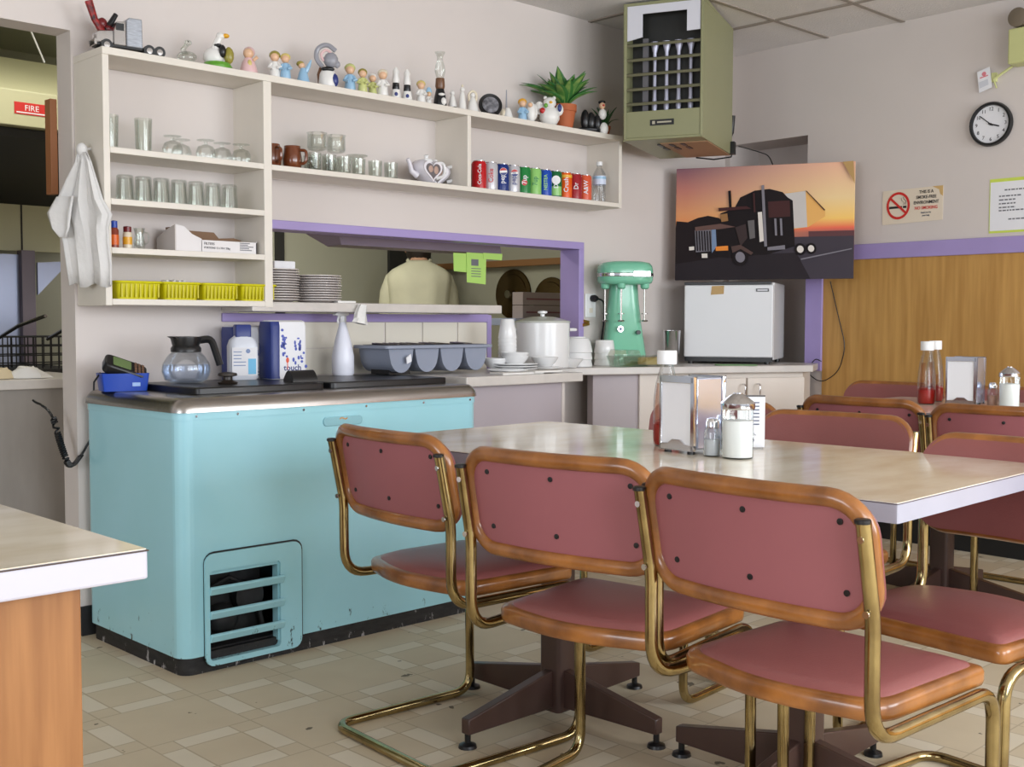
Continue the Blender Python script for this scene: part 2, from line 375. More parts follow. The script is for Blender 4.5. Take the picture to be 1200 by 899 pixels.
# ordered ring starting at front-right going round the back to front-left
ring = sorted(range(len(pts)), key=lambda i: i)
def skin(z0, z1):
    n = len(pts)
    for i in range(n):
        p, q = pts[i], pts[(i+1) % n]
        if abs(p[1]-FY0) < 1e-5 and abs(q[1]-FY0) < 1e-5 and abs(p[0]-q[0]) > .3: continue
        b.f([b.v((*p, z0)), b.v((*q, z0)), b.v((*q, z1)), b.v((*p, z1))])
Z0, Z1 = .055, .775
skin(Z0, Z1)
fx0, fx1 = FX0+.045, FX1-.045
def quad(x0, x1, z0, z1): b.f([b.v((x0, FY0, z0)), b.v((x1, FY0, z0)), b.v((x1, FY0, z1)), b.v((x0, FY0, z1))])
quad(fx0, gx0, Z0, Z1); quad(gx1, fx1, Z0, Z1); quad(gx0, gx1, gz1, Z1)
b.f([b.v((gx0, FY0, Z0)), b.v((gx0, FY0+.03, Z0)), b.v((gx0, FY0+.03, gz1)), b.v((gx0, FY0, gz1))])
b.f([b.v((gx1, FY0, Z0)), b.v((gx1, FY0+.03, Z0)), b.v((gx1, FY0+.03, gz1)), b.v((gx1, FY0, gz1))])
b.f([b.v((gx0, FY0, gz1)), b.v((gx0, FY0+.03, gz1)), b.v((gx1, FY0+.03, gz1)), b.v((gx1, FY0, gz1))])
ob = b.build('body', TEAL, fz)
for p in ob.data.polygons: p.use_smooth = abs(p.normal.y) < .99 and abs(p.normal.x) < .99
MB().prism(rrect(wx+.006, wy+.006, .048, 6, cx, cy), .775, .797).build('flange', TEAL, fz)
rg = []
for k in range(7):
    a = PI/2*k/6; ins = .03*(1-math.cos(a)) - .010*1; rg.append([(x, y, .797+.043*math.sin(a)) for x, y in rrect(wx-2*ins, wy-2*ins, .055-min(.02, max(0, ins)), 6, cx, cy)])
MB().loft(rg).build('steel_rim', STEEL, fz)
MB().prism(rrect(wx-.02, wy-.02, .04, 6, cx, cy), 0, .062).build('kick_plate', SCUFF, fz)
for x in (1.72, 1.86, 2.1, 2.35, 2.6, 2.82):
    k = MB(); disc(k, (x, .786), .004, FY0-.006, FY0, seg=10); k.build('screw', CHROME, fz)
gr = MB()
ri, ro = rrect(.25, .275, .012, 4, 1.88, .175), rrect(.345, .345, .03, 4, 1.912, .193)
n = len(ri); A = [gr.v((p[0], FY0-.010, p[1])) for p in ro]; B = [gr.v((p[0], FY0-.010, p[1])) for p in ri]; A2 = [gr.v((p[0], FY0, p[1])) for p in ro]; B2 = [gr.v((p[0], FY0+.02, p[1])) for p in ri]
for i in range(n):
    j = (i+1) % n
    for a_, b_ in ((A, B), (A, A2), (B, B2)): gr.f([a_[i], a_[j], b_[j], b_[i]])
go = gr.build('grille', TEAL, fz, bevel=0)
for z in (.252, .178, .107):
    MB().box((1.885, FY0-.012, z), (.262, .012, .026), R=Matrix.Rotation(.45, 4, 'X')).build('louvre', TEAL, go, bevel=.003)
k = MB(); o2 = rrect(.355, .352, .034, 4, 1.915, .195); o3 = rrect(.340, .340, .03, 4, 1.912, .193); A = [k.v((p[0], FY0-.002, p[1])) for p in o2]; B = [k.v((p[0], FY0-.002, p[1])) for p in o3]
for i in range(len(A)): k.f([A[i], A[(i+1) % len(A)], B[(i+1) % len(A)], B[i]])
# dark gap line round the grille frame
k.build('grille_gap', BLACKP, fz, False)
k = MB(); k.b2((gx0+.003, FY0+.10, .06), (gx1-.003, FY0+.11, gz1)); k.ball((1.84, FY0+.07, .14), (.055, .04, .05)); k.lathe([(.05, 0), (.05, .03)], (1.93, FY0+.05, .20), axis='y'); k.tube([(1.78, FY0+.06, .24), (1.86, FY0+.06, .27), (1.95, FY0+.06, .22), (1.98, FY0+.06, .10)], .008); k.b2((gx0, FY0+.03, .058), (gx1, FY0+.1, .066))
k.build('compressor', DARK, fz)
k = MB(); k.prism(rrect(.155, .03, .012, 4, 2.255, .742), FY0-.006, FY0, axis='y'); k.build('name_badge', [mat('turquoise_badge', (140, 188, 198), .2)], fz, bevel=.002)
text_mb('badge_emblem', '~', .06, CHROME, fz, (2.255, FY0-.007, .752))
for i, (x0, x1) in enumerate(((1.80, 2.285), (2.31, 2.835))):
    MB().prism(rrect(x1-x0, .42, .02, 4, (x0+x1)/2, 3.47), .838, .862).build('lid', BLACKP, fz, bevel=.004)
k = MB(); k.lathe([(.030, 0), (.034, .006), (.016, .014), (.016, .024), (.032, .028), (.030, .036), (.010, .040)], (1.99, 3.40, .862)); k.build('lid_knob', mat('dark_brown_bakelite', (44, 36, 30), .4), fz)
k = MB(); k.prism([(-.03+.06*t/8, .03*math.sin(PI*t/8)+.012) for t in range(9)]+[(.03, 0), (-.03, 0)], 2.20, 2.30, axis='x'); ok = k.build('lid_hinge', BLACKP, fz); ok.location = (0, 3.36, .86)

# ================================================================== COUNTERS
ct = thing('serving_counter', 'grey laminate back counter between the turquoise freezer and the corner cabinet', 'counter')
MB().b2((2.92, 3.25, .822), (3.575, D-.013, .86)).build('worktop', CTOP, ct, False, .004)
MB().b2((3.50, 3.30, 0), (3.516, D-.013, .822)).build('end_panel', WALL, ct, False)
MB().b2((2.94, 3.305, 0), (3.50, 3.325, .822)).build('front_panel', mat('lavender_grey_panel', (176, 166, 172), .55), ct, False)
cc = thing('corner_cabinet', 'cream corner cabinet with two doors and a laminate top under the small white fridge', 'cabinet')
top = [(3.585, 3.725), (3.933, 3.568), (5.02, 3.038), (5.285, 3.17), (5.305, 3.78), (3.585, 3.787)]
MB().prism(top, .826, .86).build('worktop', CTOP, cc, False, .004)
fd = Vector((1.09, -.53, 0)).normalized(); nn = Vector((fd.y, -fd.x, 0)); ang = math.atan2(fd.y, fd.x)
def dg(s_, off, z): p = Vector((4.2, 3.468, 0)) + fd*s_ - nn*off*1; return (p.x, p.y, z)
body = [dg(.02, .03, 0)[:2], dg(.905, .03, 0)[:2], (5.26, 3.2), (5.28, 3.76), (4.35, 3.76)]
MB().prism([(p[0], p[1]) for p in body], .08, .826).build('body', mat('cream_cabinet', (222, 212, 202), .45), cc, False)
for s0, s1 in ((.20, .575), (.583, .90)):
    dr = MB(); c = dg((s0+s1)/2, .016, .45); dr.box(c, (s1-s0, .02, .70), rz=ang); od = dr.build('door', mat('cream_door', (226, 216, 206), .4), cc, False, .003)
    sx = .55 if s0 < .5 else .63
    p0, p1 = dg(sx, -.002, .77), dg(sx, -.002, .69); q0, q1 = dg(sx, -.03, .77), dg(sx, -.03, .69)
    MB().tube(arcpath([p0, q0, q1, p1], .012, 4), .004, 8).build('handle', CHROME, od)
MB().prism([(4.05, 3.62), (4.22, 3.50), (4.32, 3.50), (4.10, 3.70)], .0, .826).build('side_panel', mat('lavender_grey_side', (186, 176, 180), .55), cc, False)
# pass counter
tag(MB().b2((2.20, 3.585, 1.105), (3.425, D+.12, 1.14)).build('hatch_shelf', CTOP, None, False, .004), 'long speckled laminate shelf on the sill of the serving hatch', 'counter')

# ================================================================== CHAIRS
def map_back(u, v):      # back rest surface: u across, v height above the lower edge
    t = v/.23; x = -.199 - .045*t - .034*(1-(2*u/.48)**2); return Vector((x, u, .578+v))
def make_chair():
    t = thing('cantilever_chair', '', 'chair')
    r = .0125
    for sd in (1, -1):
        y = .240*sd
    half = [(-.262, .232, .765), (-.228, .232, .60), (-.228, .232, .545), (-.226, .232, .405), (.185, .228, .405), (.190, .228, .0125), (-.262, .228, .0125)]
    path = half + [(p[0], -p[1], p[2]) for p in reversed(half)]
    tb = MB().tube(arcpath(path, [.05, .05, .075, .06, .06, .06, .06, .06, .06, .075, .05, .05], 7), r, 12).build('tube_frame', BRASS, t)
    for sd in (1, -1):
        MB().lathe([(.0128, 0), (.0130, .002), (.0130, .006), (.010, .008)], (-.2635, .232*sd, .760), 12).build('post_cap', BLACKP, tb)
        for z, x in ((.735, -.257), (.615, -.238)):
            MB().lathe([(.006, 0), (.006, .003), (.003, .005)], (x-.0125, .232*sd, z), 10, axis='x').build('bolt', CHROME, tb).scale = (1, 1, 1)
    # seat
    def seat(ins):
        P = []; rows = [(-.20, .205), (.175, .222)]
        o = [(.178-ins, -(.222-ins)), (.178-ins, .222-ins)]
        pts = [(.178-ins, -.19), (.178-ins, .19)]
        out = []
        cor = [((.178-ins), (.222-ins), .022), (-.165+ins, .214-ins, .05)]
        raw = [(.178-ins, -(.222-ins)), (.178-ins, .222-ins), (-.168+ins, .216-ins), (-.225+ins, 0), (-.168+ins, -(.216-ins))]
        ring = raw; n = len(ring); rad = [.025, .025, .05, .20, .05]; res = []
        for i in range(n):
            p, q, s_ = Vector(ring[i-1]), Vector(ring[i]), Vector(ring[(i+1) % n]); d1 = (p-q).normalized(); d2 = (s_-q).normalized(); rr = min(rad[i], (p-q).length*.48, (s_-q).length*.48)
            for k in range(7): tt = k/6; res.append((1-tt)**2*(q+d1*rr)+2*tt*(1-tt)*q+tt*tt*(q+d2*rr))
        return res
    rings = [[(p.x, p.y, z) for p in seat(i)] for i, z in ((.012, .4135), (.002, .4165), (0, .424), (0, .440), (.003, .447), (.012, .450))]
    MB().loft(rings).build('seat_rim', WOOD, t, ang=60)
    rings = [[(p.x, p.y, z) for p in seat(i)] for i, z in ((.016, .446), (.020, .454), (.045, .463), (.09, .4685), (.15, .470))]
    MB().loft(rings).build('seat_cushion', PINK, t, ang=70)
    # back rest
    ol = rrect(.452, .205, .06, 7, 0, .1135)
    def fine(ol, m):
        out = []
        for i in range(len(ol)):
            p, q = Vector(ol[i]), Vector(ol[(i+1) % len(ol)]); k = max(1, int((q-p).length/.03))
            for j in range(k): out.append(p.lerp(q, j/k))
        return out
    olf = fine(ol, 1)
    MB().tube([map_back(p.x, p.y) for p in olf], .0165, 10, closed=True).build('back_rim', WOOD, t, ang=80)
    pb = MB(); c0 = Vector((0, .1135)); lay = [1.0, .9, .7, .45, .2]
    def sheet(front):
        R = []
        for s_ in lay:
            row = []
            for p in olf:
                q = c0+(p-c0)*s_*(1.045 if front else .985); m = map_back(q.x, q.y); off = (.0155+.008*(1-s_**5)) if front else -.004
                row.append(pb.v(m+Vector((off, 0, 0))))
            R.append(row)
        n = len(olf)
        for a_, b_ in zip(R, R[1:]):
            for i in range(n): pb.f([a_[i], a_[(i+1) % n], b_[(i+1) % n], b_[i]], 0 if front else 1)
        pb.f(R[-1], 0 if front else 1); return R[0]
    r1 = sheet(True); r2 = sheet(False)
    for i in range(len(olf)): pb.f([r1[i], r1[(i+1) % len(olf)], r2[(i+1) % len(olf)], r2[i]])
    bp = pb.build('back_panel', [PINK, PINKB], t, ang=60)
    for u in (-.185, -.01, .165):
        for v in (.060, .178):
            m = map_back(u, v); MB().lathe([(.0012, -.0065), (.0055, -.006), (.0055, -.004)], (m.x, m.y, m.z), 10, axis='x').build('screw', BLACKP, bp)
    return t
proto = make_chair()
def chair(x, y, deg, label, group, first=[True]):
    o = proto if first[0] else dup(proto); first[0] = False
    o.location = (x, y, 0); o.rotation_euler = (0, 0, math.radians(deg)); o['label'] = label; o['group'] = group
G1, G2 = 'chairs around the near table', 'chairs around the table by the right wall'
chair(1.991, 2.215, -4, 'dusty rose cantilever chair standing nearest the turquoise freezer, back to the camera', G1)
chair(1.918, 1.635, 8, 'dusty rose cantilever chair, the middle one of three with backs to the camera', G1)
chair(1.894, 1.107, -3, 'dusty rose cantilever chair at the near corner of the table, its whole seat in view', G1)
chair(2.75, 1.72, 185, 'dusty rose chair facing the camera across the table, just right of the white menu card', G1)
chair(2.39, 1.095, 172, 'dusty rose chair facing the camera beyond the right-hand end of the marbled table', G1)
chair(2.93, 2.26, 187, 'dusty rose chair across the table mostly hidden behind the napkin dispenser and sugar jar', G1)
chair(3.95, 2.05, 0, 'dusty rose chair with its bentwood back to the camera, before the cream cabinet doors', G2)
chair(3.90, 1.55, 5, 'dusty rose chair with its back to the camera in front of the far napkin dispenser', G2)
chair(3.86, 2.60, -28, 'dusty rose chair at the far table, only its top rail showing below the cabinet doors', G2)
chair(4.50, 2.46, 180, 'dusty rose chair against the oak panelling, left of the far ketchup bottles', G2)
chair(4.50, 1.88, 180, 'dusty rose chair against the oak panelling, behind the far sugar jar', G2)

# ================================================================== TABLES
def make_table(loc, rz, L, W, label, group, pedx):
    t = thing('pedestal_table', label, 'table', loc, rz, group)
    tp = MB(); tp.prism(rrect(W, L, .006, 2), .718, .7535); tp.build('tabletop', [LAMEDGE], t)
    MB().prism(rrect(W-.003, L-.003, .006, 2), .7535, .755).build('laminate_surface', LAM, t, False)
    MB().prism(rrect(W+.0012, L+.0012, .006, 2), .7518, .7530).build('edge_seam', BROWNM, t, False)
    for py in pedx:
        p = MB(); p.prism(rrect(.072, .072, .012, 3, 0, py), .02, .70); p.b2((-.2, py-.2, .70), (.2, py+.2, .716)); p.build('pedestal', BROWNM, t)
        for k in range(4):
            a = k*PI/2; m = MB(); m.T = Matrix.Translation((0, py, 0)) @ Matrix.Rotation(a, 4, 'Z')
            prof = [(.03, .03), (.03, .135), (.345, .075), (.345, .035)]
            m.prism([(q[0], q[1]) for q in prof], -.014, .014, axis='y'); ob = m.build('foot', BROWNM, t, bevel=.003)
            m = MB(); m.T = Matrix.Translation((0, py, 0)) @ Matrix.Rotation(a, 4, 'Z'); m.lathe([(.024, 0), (.022, .008), (.008, .014), (.008, .075)], (.336, 0, 0), 14); m.build('glide', BLACKP, ob)
    return t
make_table((2.255, 1.755, 0), math.radians(1.4), 1.56, .79, 'cream marbled pedestal table with silver edge standing in front of the turquoise freezer', 'pedestal tables', (.375, -.375))
make_table((4.24, 1.62, 0), 0, 1.5, .76, 'cream pedestal table by the oak-panelled right wall, mostly hidden behind chair backs', 'pedestal tables', (.375, -.375))
lt = thing('panel_table', 'cream laminate table with a brown veneer panel base in the left foreground', 'table')
MB().b2((-.85, 1.49, .712), (.745, 2.14, .7535)).build('tabletop', mat('white_edge_band', (200, 198, 210), .35), lt, False, .004)
MB().b2((-.848, 1.492, .7535), (.743, 2.138, .755)).build('laminate_surface', LAM, lt, False)
MB().b2((-.8508, 1.4892, .7512), (.7458, 2.1408, .7528)).build('edge_seam', BROWNM, lt, False)
MB().b2((-.55, 1.535, 0), (.668, 1.575, .712)).build('base_panel', TWOOD, lt, False, .002)
MB().b2((-.55, 2.0, 0), (.60, 2.04, .712)).build('base_panel', TWOOD, lt, False, .002)

# ================================================================== UNIT HEATER
hd = math.radians(-67.0)    # local x runs left to right along the front; front faces local -y
h = thing('unit_heater', 'olive gas unit heater with a louvred front hanging from the ceiling in the corner', 'heater', (4.075, 3.465, 1.895), hd)
HW, HD, HH = .365, .62, .615
b = MB()
b.b2((0, 0, 0), (HW, HD, .012)); b.b2((0, 0, 0), (.012, HD, HH)); b.b2((HW-.012, 0, 0), (HW, HD, HH)); b.b2((0, 0, HH-.012), (HW, HD, HH)); b.b2((0, HD-.012, 0), (HW, HD, HH)); b.b2((.01, .10, .13), (HW-.01, .11, HH))
b.build('casing', OLIVE, h, False, .003)
MB().b2((.012, .098, .128), (HW-.012, .0995, HH-.012)).build('burner_chamber', KDARK, h, False)
MB().b2((.012, .003, .012), (HW-.012, .012, .13)).build('lower_panel', OLIVE, h, False, .002)
b = MB(); z0, z1 = .46, HH-.012
ol = [(.014, z0-.012), (.085, z0+.002), (.085, z0+.105), (.29, z0+.105), (.29, z0+.012), (HW-.014, z0+.014), (HW-.014, z1), (.014, z1)]
b.prism(ol, .004, .010, axis='y'); b.build('white_plate', WHITEM, h, False)
MB().b2((.07, .0985, z0), (.31, .1, z0+.12)).build('dark_opening', BLACKP, h, False)
for k in range(4):
    x = .125+k*.056; b = MB(); b.lathe([(.010, .132), (.013, .16), (.009, .20), (.008, .34), (.009, .40), (.022, .448)], (x, .07, 0), 12); b.build('burner_tube', SILVERG, h)
for k in range(5):
    z = .165+k*.066; MB().box((HW/2, .012, z), (HW-.02, .016, .012), R=Matrix.Rotation(.4, 4, 'X')).build('louvre', mat('olive_bar%d' % k, (104, 102, 78), .45), h, False, .002)
MB().b2((.08, .03, .135), (.105, .04, .46)).build('flue_strip', mat('dull_grey_strip', (96, 94, 98), .5), h, False)
b = MB(); b.b2((.125, .0005, .062), (.235, .003, .088)); lb = b.build('label_plate', BLACKP, h, False)
b = MB(); b.b2((.135, -.0005, .068), (.148, .0007, .082)); b.b2((.158, -.0005, .072), (.224, .0007, .079)); b.build('label_print', mat('plate_print', (176, 170, 150), .5), lb, False)
b = MB(); b.b2((.14, .12, -.004), (HW-.005, HD-.02, .0)); bt = b.build('bottom_panel', mat('tan_heat_stained_panel', (168, 130, 96), .5), h, False)
b = MB()
for i in range(3):
    for j in range(2): b.box((.13+i*.055, .17+j*.10, -.005), (.018, .07, .004), rz=0)
b.build('vent_slot', BLACKP, h, False)
b = MB(); b.tube([(.33, .64, .06), (.35, .68, .12), (.36, .66, .20)], .012); b.tube([(.2, .56, -.012), (.28, .60, -.02), (.36, .63, -.008), (.37, .64, .05)], .004, 6); b.b2((HW, HD-.04, .0), (HW+.02, HD, .06)); b.build('gas_fittings', BLACKP, h)
for x in (.03, HW-.03): MB().tube([(x, .3, HH), (x, .3, HH+.02)], .006).build('hanger_rod', STEEL, h)

# ================================================================== FRIDGE, PICTURE
fr_ang = math.atan2(3.20-3.612, 4.933-4.733)
fr = thing('mini_fridge', 'small white cube fridge on the corner cabinet under the truck picture', 'fridge', (4.733, 3.612, .86), fr_ang)
FW, FD_, FH = .445, .47, .41
MB().b2((.004, .045, .02), (FW, FD_, FH)).build('cabinet', WHITEE, fr, False, .006)
dd = MB().b2((0, 0, .034), (FW, .04, FH-.012)).build('door', mat('pale_grey_white_door', (222, 222, 224), .3), fr, False, .006)
MB().b2((0, -.002, FH-.012), (FW-.012, .045, FH+.002)).build('top_trim', BLACKP, fr, False, .002)
MB().b2((.004, .004, .012), (FW-.004, .05, .034)).build('plinth', BLACKP, fr, False)
for x in (.03, FW-.03):
    for y in (.03, FD_-.04): MB().lathe([(.014, 0), (.014, .02)], (x, y, 0), 12).build('foot', BLACKP, fr)
b = MB(); b.b2((.36, -.002, FH-.048), (.424, 0, FH-.032)); b.build('badge', mat('dark_badge', (70, 70, 74), .3), dd, False)
b = MB(); b.b2((.367, -.0026, FH-.043), (.417, -.0018, FH-.037)); b.build('badge_print', PAPER, dd, False)
b = MB(); b.prism([(.135, FH-.062), (.200, FH-.058), (.202, FH-.016), (.14, FH-.018)], -.0015, 0, axis='y'); b.build('tape_patch', mat('old_tape', (190, 156, 104), .6), dd, False)
fr_top = .86+FH+.002

pic = thing('truck_picture', 'unframed photo print of a truck at sunset leaning on the small fridge in the corner', 'picture', (4.775, 3.705, 1.286), math.atan2(2.91-3.712, 5.164-4.775))
pic.rotation_euler = (math.radians(-1.2), 0, pic.rotation_euler.z)
PW, PH = .885, .572
def sky_mat():
    m = bpy.data.materials.new('sunset_print'); m.use_nodes = True; nt = m.node_tree; b = nt.nodes['Principled BSDF']; b.inputs['Roughness'].default_value = .35
    tc = nt.nodes.new('ShaderNodeTexCoord'); sp = nt.nodes.new('ShaderNodeSeparateXYZ'); nt.links.new(tc.outputs['Object'], sp.inputs[0])
    def ramp(cols):
        mp = nt.nodes.new('ShaderNodeMapRange'); mp.inputs[1].default_value = 0; mp.inputs[2].default_value = PH; nt.links.new(sp.outputs[2], mp.inputs[0])
        r = nt.nodes.new('ShaderNodeValToRGB'); e = r.color_ramp.elements
        for i, (p, c) in enumerate(cols):
            el = e[i] if i < 2 else e.new(p)
            el.position = p; el.color = (*lin(c), 1)
        nt.links.new(mp.outputs[0], r.inputs[0]); return r
    l = ramp([(.0, (60, 40, 40)), (1.0, (128, 82, 96)), (.46, (222, 130, 50)), (.60, (212, 138, 84)), (.80, (186, 112, 96))])
    rr = ramp([(.0, (60, 40, 40)), (1.0, (224, 170, 140)), (.40, (150, 70, 60)), (.44, (224, 88, 50)), (.52, (238, 190, 90)), (.70, (228, 196, 140))])
    mx = nt.nodes.new('ShaderNodeMix'); mx.data_type = 'RGBA'; mp = nt.nodes.new('ShaderNodeMapRange'); mp.inputs[1].default_value = 0.05; mp.inputs[2].default_value = PW*.9
    nt.links.new(sp.outputs[0], mp.inputs[0]); nt.links.new(mp.outputs[0], mx.inputs[0]); nt.links.new(l.outputs[0], mx.inputs[6]); nt.links.new(rr.outputs[0], mx.inputs[7])
    nt.links.new(mx.outputs[2], b.inputs['Base Color']); return m
MB().b2((0, 0, 0), (PW, .02, PH)).build('canvas', [sky_mat()], pic, False, .002)
LAY = [0]
def pr(pts, m, name='print_area', lay=None):
    # drawing units of the print: 150..985 across, 197..715 down
    LAY[0] += 1; y = -.0004*LAY[0] if lay is None else -.0004*lay; out = []
    for x, yy in pts:
        v = (yy-180)/(715-180); xl = 150-40*v; xr = 985-30*v; u = (x-xl)/(xr-xl)
        ytop = 197-37*u; vv = 1-(yy-ytop)/(715-ytop); out.append((min(max(u, 0), 1)*PW, min(max(vv, 0), 1)*PH))
    mb = MB(); vs = [mb.v((p[0], y, p[1])) for p in out]; mb.f(vs); return mb.build(name, m, pic, False)
def pm(n, c): return mat('print_'+n, c, .6, spec=.15)
B1 = pm('black', (30, 24, 26)); B2 = pm('road', (66, 60, 68)); B3 = pm('hill', (34, 26, 28)); BR = pm('maroon', (70, 42, 42)); GY = pm('grey', (128, 124, 132)); LG = pm('trailer', (196, 190, 186)); TR2 = pm('trailer_side', (226, 172, 100)); OR = pm('lamp', (232, 140, 60)); WH = pm('white', (222, 214, 206)); DK = pm('dusk', (96, 62, 64)); BL2 = pm('chromeblue', (120, 140, 170))
pr([(760, 490), (975, 486), (970, 520), (760, 520)], DK)
pr([(110, 600), (400, 520), (970, 512), (960, 715), (108, 715)], B2)
pr([(100, 470), (135, 440), (190, 445), (240, 425), (290, 415), (340, 425), (380, 450), (380, 640), (100, 640)], B3)
pr([(112, 640), (400, 600), (700, 590), (760, 715), (108, 715)], pm('shadow', (44, 38, 42)))
pr([(665, 308), (755, 300), (840, 390), (840, 420), (760, 470), (690, 480)], TR2)
pr([(660, 312), (756, 300), (756, 470), (690, 476)], LG)
pr([(350, 405), (420, 380), (450, 330), (520, 298), (590, 290), (650, 305), (672, 330), (695, 345), (695, 560), (560, 600), (490, 600), (350, 560)], B1)
pr([(580, 350), (680, 345), (680, 420), (580, 425)], BR)
pr([(225, 470), (350, 455), (420, 470), (500, 480), (520, 600), (400, 615), (225, 600)], B1)
pr([(222, 482), (305, 475), (305, 580), (222, 585)], GY)
for k in range(6): pr([(228+13*k, 486), (234+13*k, 486), (234+13*k, 580), (228+13*k, 580)], B1, lay=20)
pr([(305, 478), (325, 476), (325, 560), (300, 590)], BL2)
pr([(190, 560), (215, 558), (215, 575), (190, 577)], WH); pr([(320, 560), (380, 556), (380, 578), (320, 580)], OR); pr([(250, 592), (278, 592), (278, 612), (250, 612)], WH)
pr([(225, 468), (350, 453), (420, 468), (345, 478), (225, 486)], pm('hood_highlight', (104, 78, 72)))
pr([(756, 299), (762, 300), (842, 390), (838, 394)], BR)
pr([(420, 470), (470, 455), (475, 520), (440, 560)], pm('door_sheen', (62, 50, 50)))
pr([(480, 440), (512, 436), (512, 520), (486, 526)], pm('chrome_steps', (104, 100, 100)))
pr([(395, 560), (440, 552), (500, 590), (488, 600), (440, 572), (400, 590)], pm('fender', (86, 66, 62)))
pr([(350, 410), (385, 405), (388, 440), (355, 445)], pm('glass', (150, 110, 70)))
pr([(395, 300), (408, 298), (408, 380), (395, 382)], B1); pr([(553, 275), (566, 272), (566, 560), (553, 562)], GY, lay=22); pr([(512, 310), (520, 310), (520, 400), (512, 400)], BR)
pr([(530, 400), (550, 398), (552, 535), (532, 540)], WH, lay=23); pr([(606, 430), (616, 430), (616, 510), (606, 510)], GY); pr([(632, 430), (642, 430), (642, 510), (632, 510)], GY)
pr([(568, 565), (650, 555), (650, 575), (568, 580)], GY)
def wheel(cx_, cy_, r, rim):
    pr([(cx_+r*math.cos(k*PI/9), cy_+r*1.1*math.sin(k*PI/9)) for k in range(18)], B1, lay=24); pr([(cx_+r*.6*math.cos(k*PI/9), cy_+r*.66*math.sin(k*PI/9)) for k in range(18)], rim, lay=25)
wheel(436, 610, 38, GY); wheel(720, 575, 26, WH); wheel(770, 572, 24, WH)
pr([(720, 620), (955, 572), (955, 577), (722, 626)], GY); pr([(345, 380), (480, 372), (500, 384), (345, 396)], BR)
pr([(930, 165), (978, 160), (983, 270), (965, 235)], pm('curled_corner', (176, 142, 92)))
# thin cable hanging from behind the picture on the panelling
cp = [(.52, -.01, 2.02), (.60, -.012, 1.96), (.63, -.012, 1.88)]
b = rwall(MB()); b.tube(arcpath([(.69, -.012, 1.28), (.735, -.012, 1.12), (.785, -.012, .95), (.75, -.012, .82), (.655, -.028, .755), (.56, -.028, .815), (.62, -.028, .885), (.655, -.028, .87)], .05, 5), .0025, 6)
tag(b.build('loose_cable', BLACKP), 'thin dark cable hanging in a loop over the oak panel beside the purple post', 'cable')
b = rwall(MB()); b.tube(arcpath([(.10, -.01, 2.03), (.22, -.012, 1.99), (.30, -.012, 1.96), (.38, -.012, 1.80)], .03, 5), .003, 6)
tag(b.build('thin_wire', BLACKP), 'thin wire running from the heater down behind the truck picture', 'cable')

# ================================================================== RIGHT WALL ITEMS
def wall_thing(name, label, cat, s_, z, off=0): 
    p = CR + Matrix.Rotation(A_R, 3, 'Z') @ Vector((s_, -off, z)); return thing(name, label, cat, p, A_R)
ck = wall_thing('wall_clock', 'round black-rimmed clock with a white face high on the right wall', 'clock', 1.517, 1.971)
MB().lathe([(.088, 0), (.098, -.004), (.101, -.018), (.096, -.030), (.086, -.028), (.084, -.015)], (0, 0, 0), 40, axis='y').build('rim', BLACKP, ck)
k = MB(); disc(k, (0, 0), .086, -.016, -.012, seg=40); k.build('face', PAPER, ck, False)
for i in range(1, 13):
    a = PI/2-i*PI/6; text_mb('numeral', str(i), .023, INK, ck, (.068*math.cos(a), -.0165, .068*math.sin(a)))
def hand(ang_, L, wd, nm):
    m = MB(); m.T = Matrix.Rotation(-ang_, 4, 'Y'); m.b2((-.012, -.020, -wd/2), (L, -.019, wd/2)); m.build(nm, INK, ck, False)
hand(math.radians(-18), .042, .006, 'hour_hand'); hand(math.radians(141), .066, .004, 'minute_hand')
k = MB(); disc(k, (0, 0), .005, -.022, -.016); k.build('hub', INK, ck)

ns = wall_thing('no_smoking_sign', 'cream no smoking notice on the right wall beside the truck picture', 'sign', .972, 1.552)
SW, SH = .315, .165
MB().prism([(0, .0), (.008, -.004), (SW, .004), (SW, SH), (0, SH-.004)], -.003, -.001, axis='y').build('card', mat('cream_card', (226, 212, 192), .6), ns, False)
MB().prism([(SW-.055, SH-.0003), (SW, SH-.0003), (SW, SH-.05), (SW-.014, SH-.04), (SW-.02, SH-.018)], -.0034, -.003, axis='y').build('stain', mat('tan_stain', (206, 170, 112), .6), ns, False)
k = MB(); ro_ = [(.085+.062*math.cos(2*PI*i/32), .085+.066*math.sin(2*PI*i/32)) for i in range(32)]; ri_ = [(.085+.050*math.cos(2*PI*i/32), .085+.054*math.sin(2*PI*i/32)) for i in range(32)]
A = [k.v((p[0], -.0050, p[1])) for p in ro_]; B = [k.v((p[0], -.0050, p[1])) for p in ri_]
for i in range(32): k.f([A[i], A[(i+1) % 32], B[(i+1) % 32], B[i]])
k.box((.085, -.0050, .085), (.115, .0006, .011), R=Matrix.Rotation(math.radians(42), 4, 'Y')); k.build('red_ring_and_bar', REDINK, ns, False)
k = MB(); k.b2((.037, -.0042, .072), (.105, -.0036, .083)); k.b2((.110, -.0042, .072), (.128, -.0036, .083)); k.tube([(.112, -.004, .088), (.118, -.004, .100), (.104, -.004, .108), (.100, -.004, .122)], .0016, 5, flat=.3); k.tube([(.122, -.004, .088), (.126, -.004, .105), (.114, -.004, .116), (.112, -.004, .126)], .0016, 5, flat=.3); k.build('cigarette', INK, ns, False)
for i, (tx, sz, m_) in enumerate((('THIS IS A', .021, INK), ('SMOKE-FREE', .021, INK), ('ENVIRONMENT', .021, INK), ('NO SMOKING', .021, REDINK), ('thank you for', .011, GREYINK), ('your help', .011, GREYINK))):
    z = (.142, .117, .092, .066, .044, .030)[i]; text_mb('lettering', tx, sz, m_, ns, (.230, -.0036, z), sx=.88, bold=.0004)
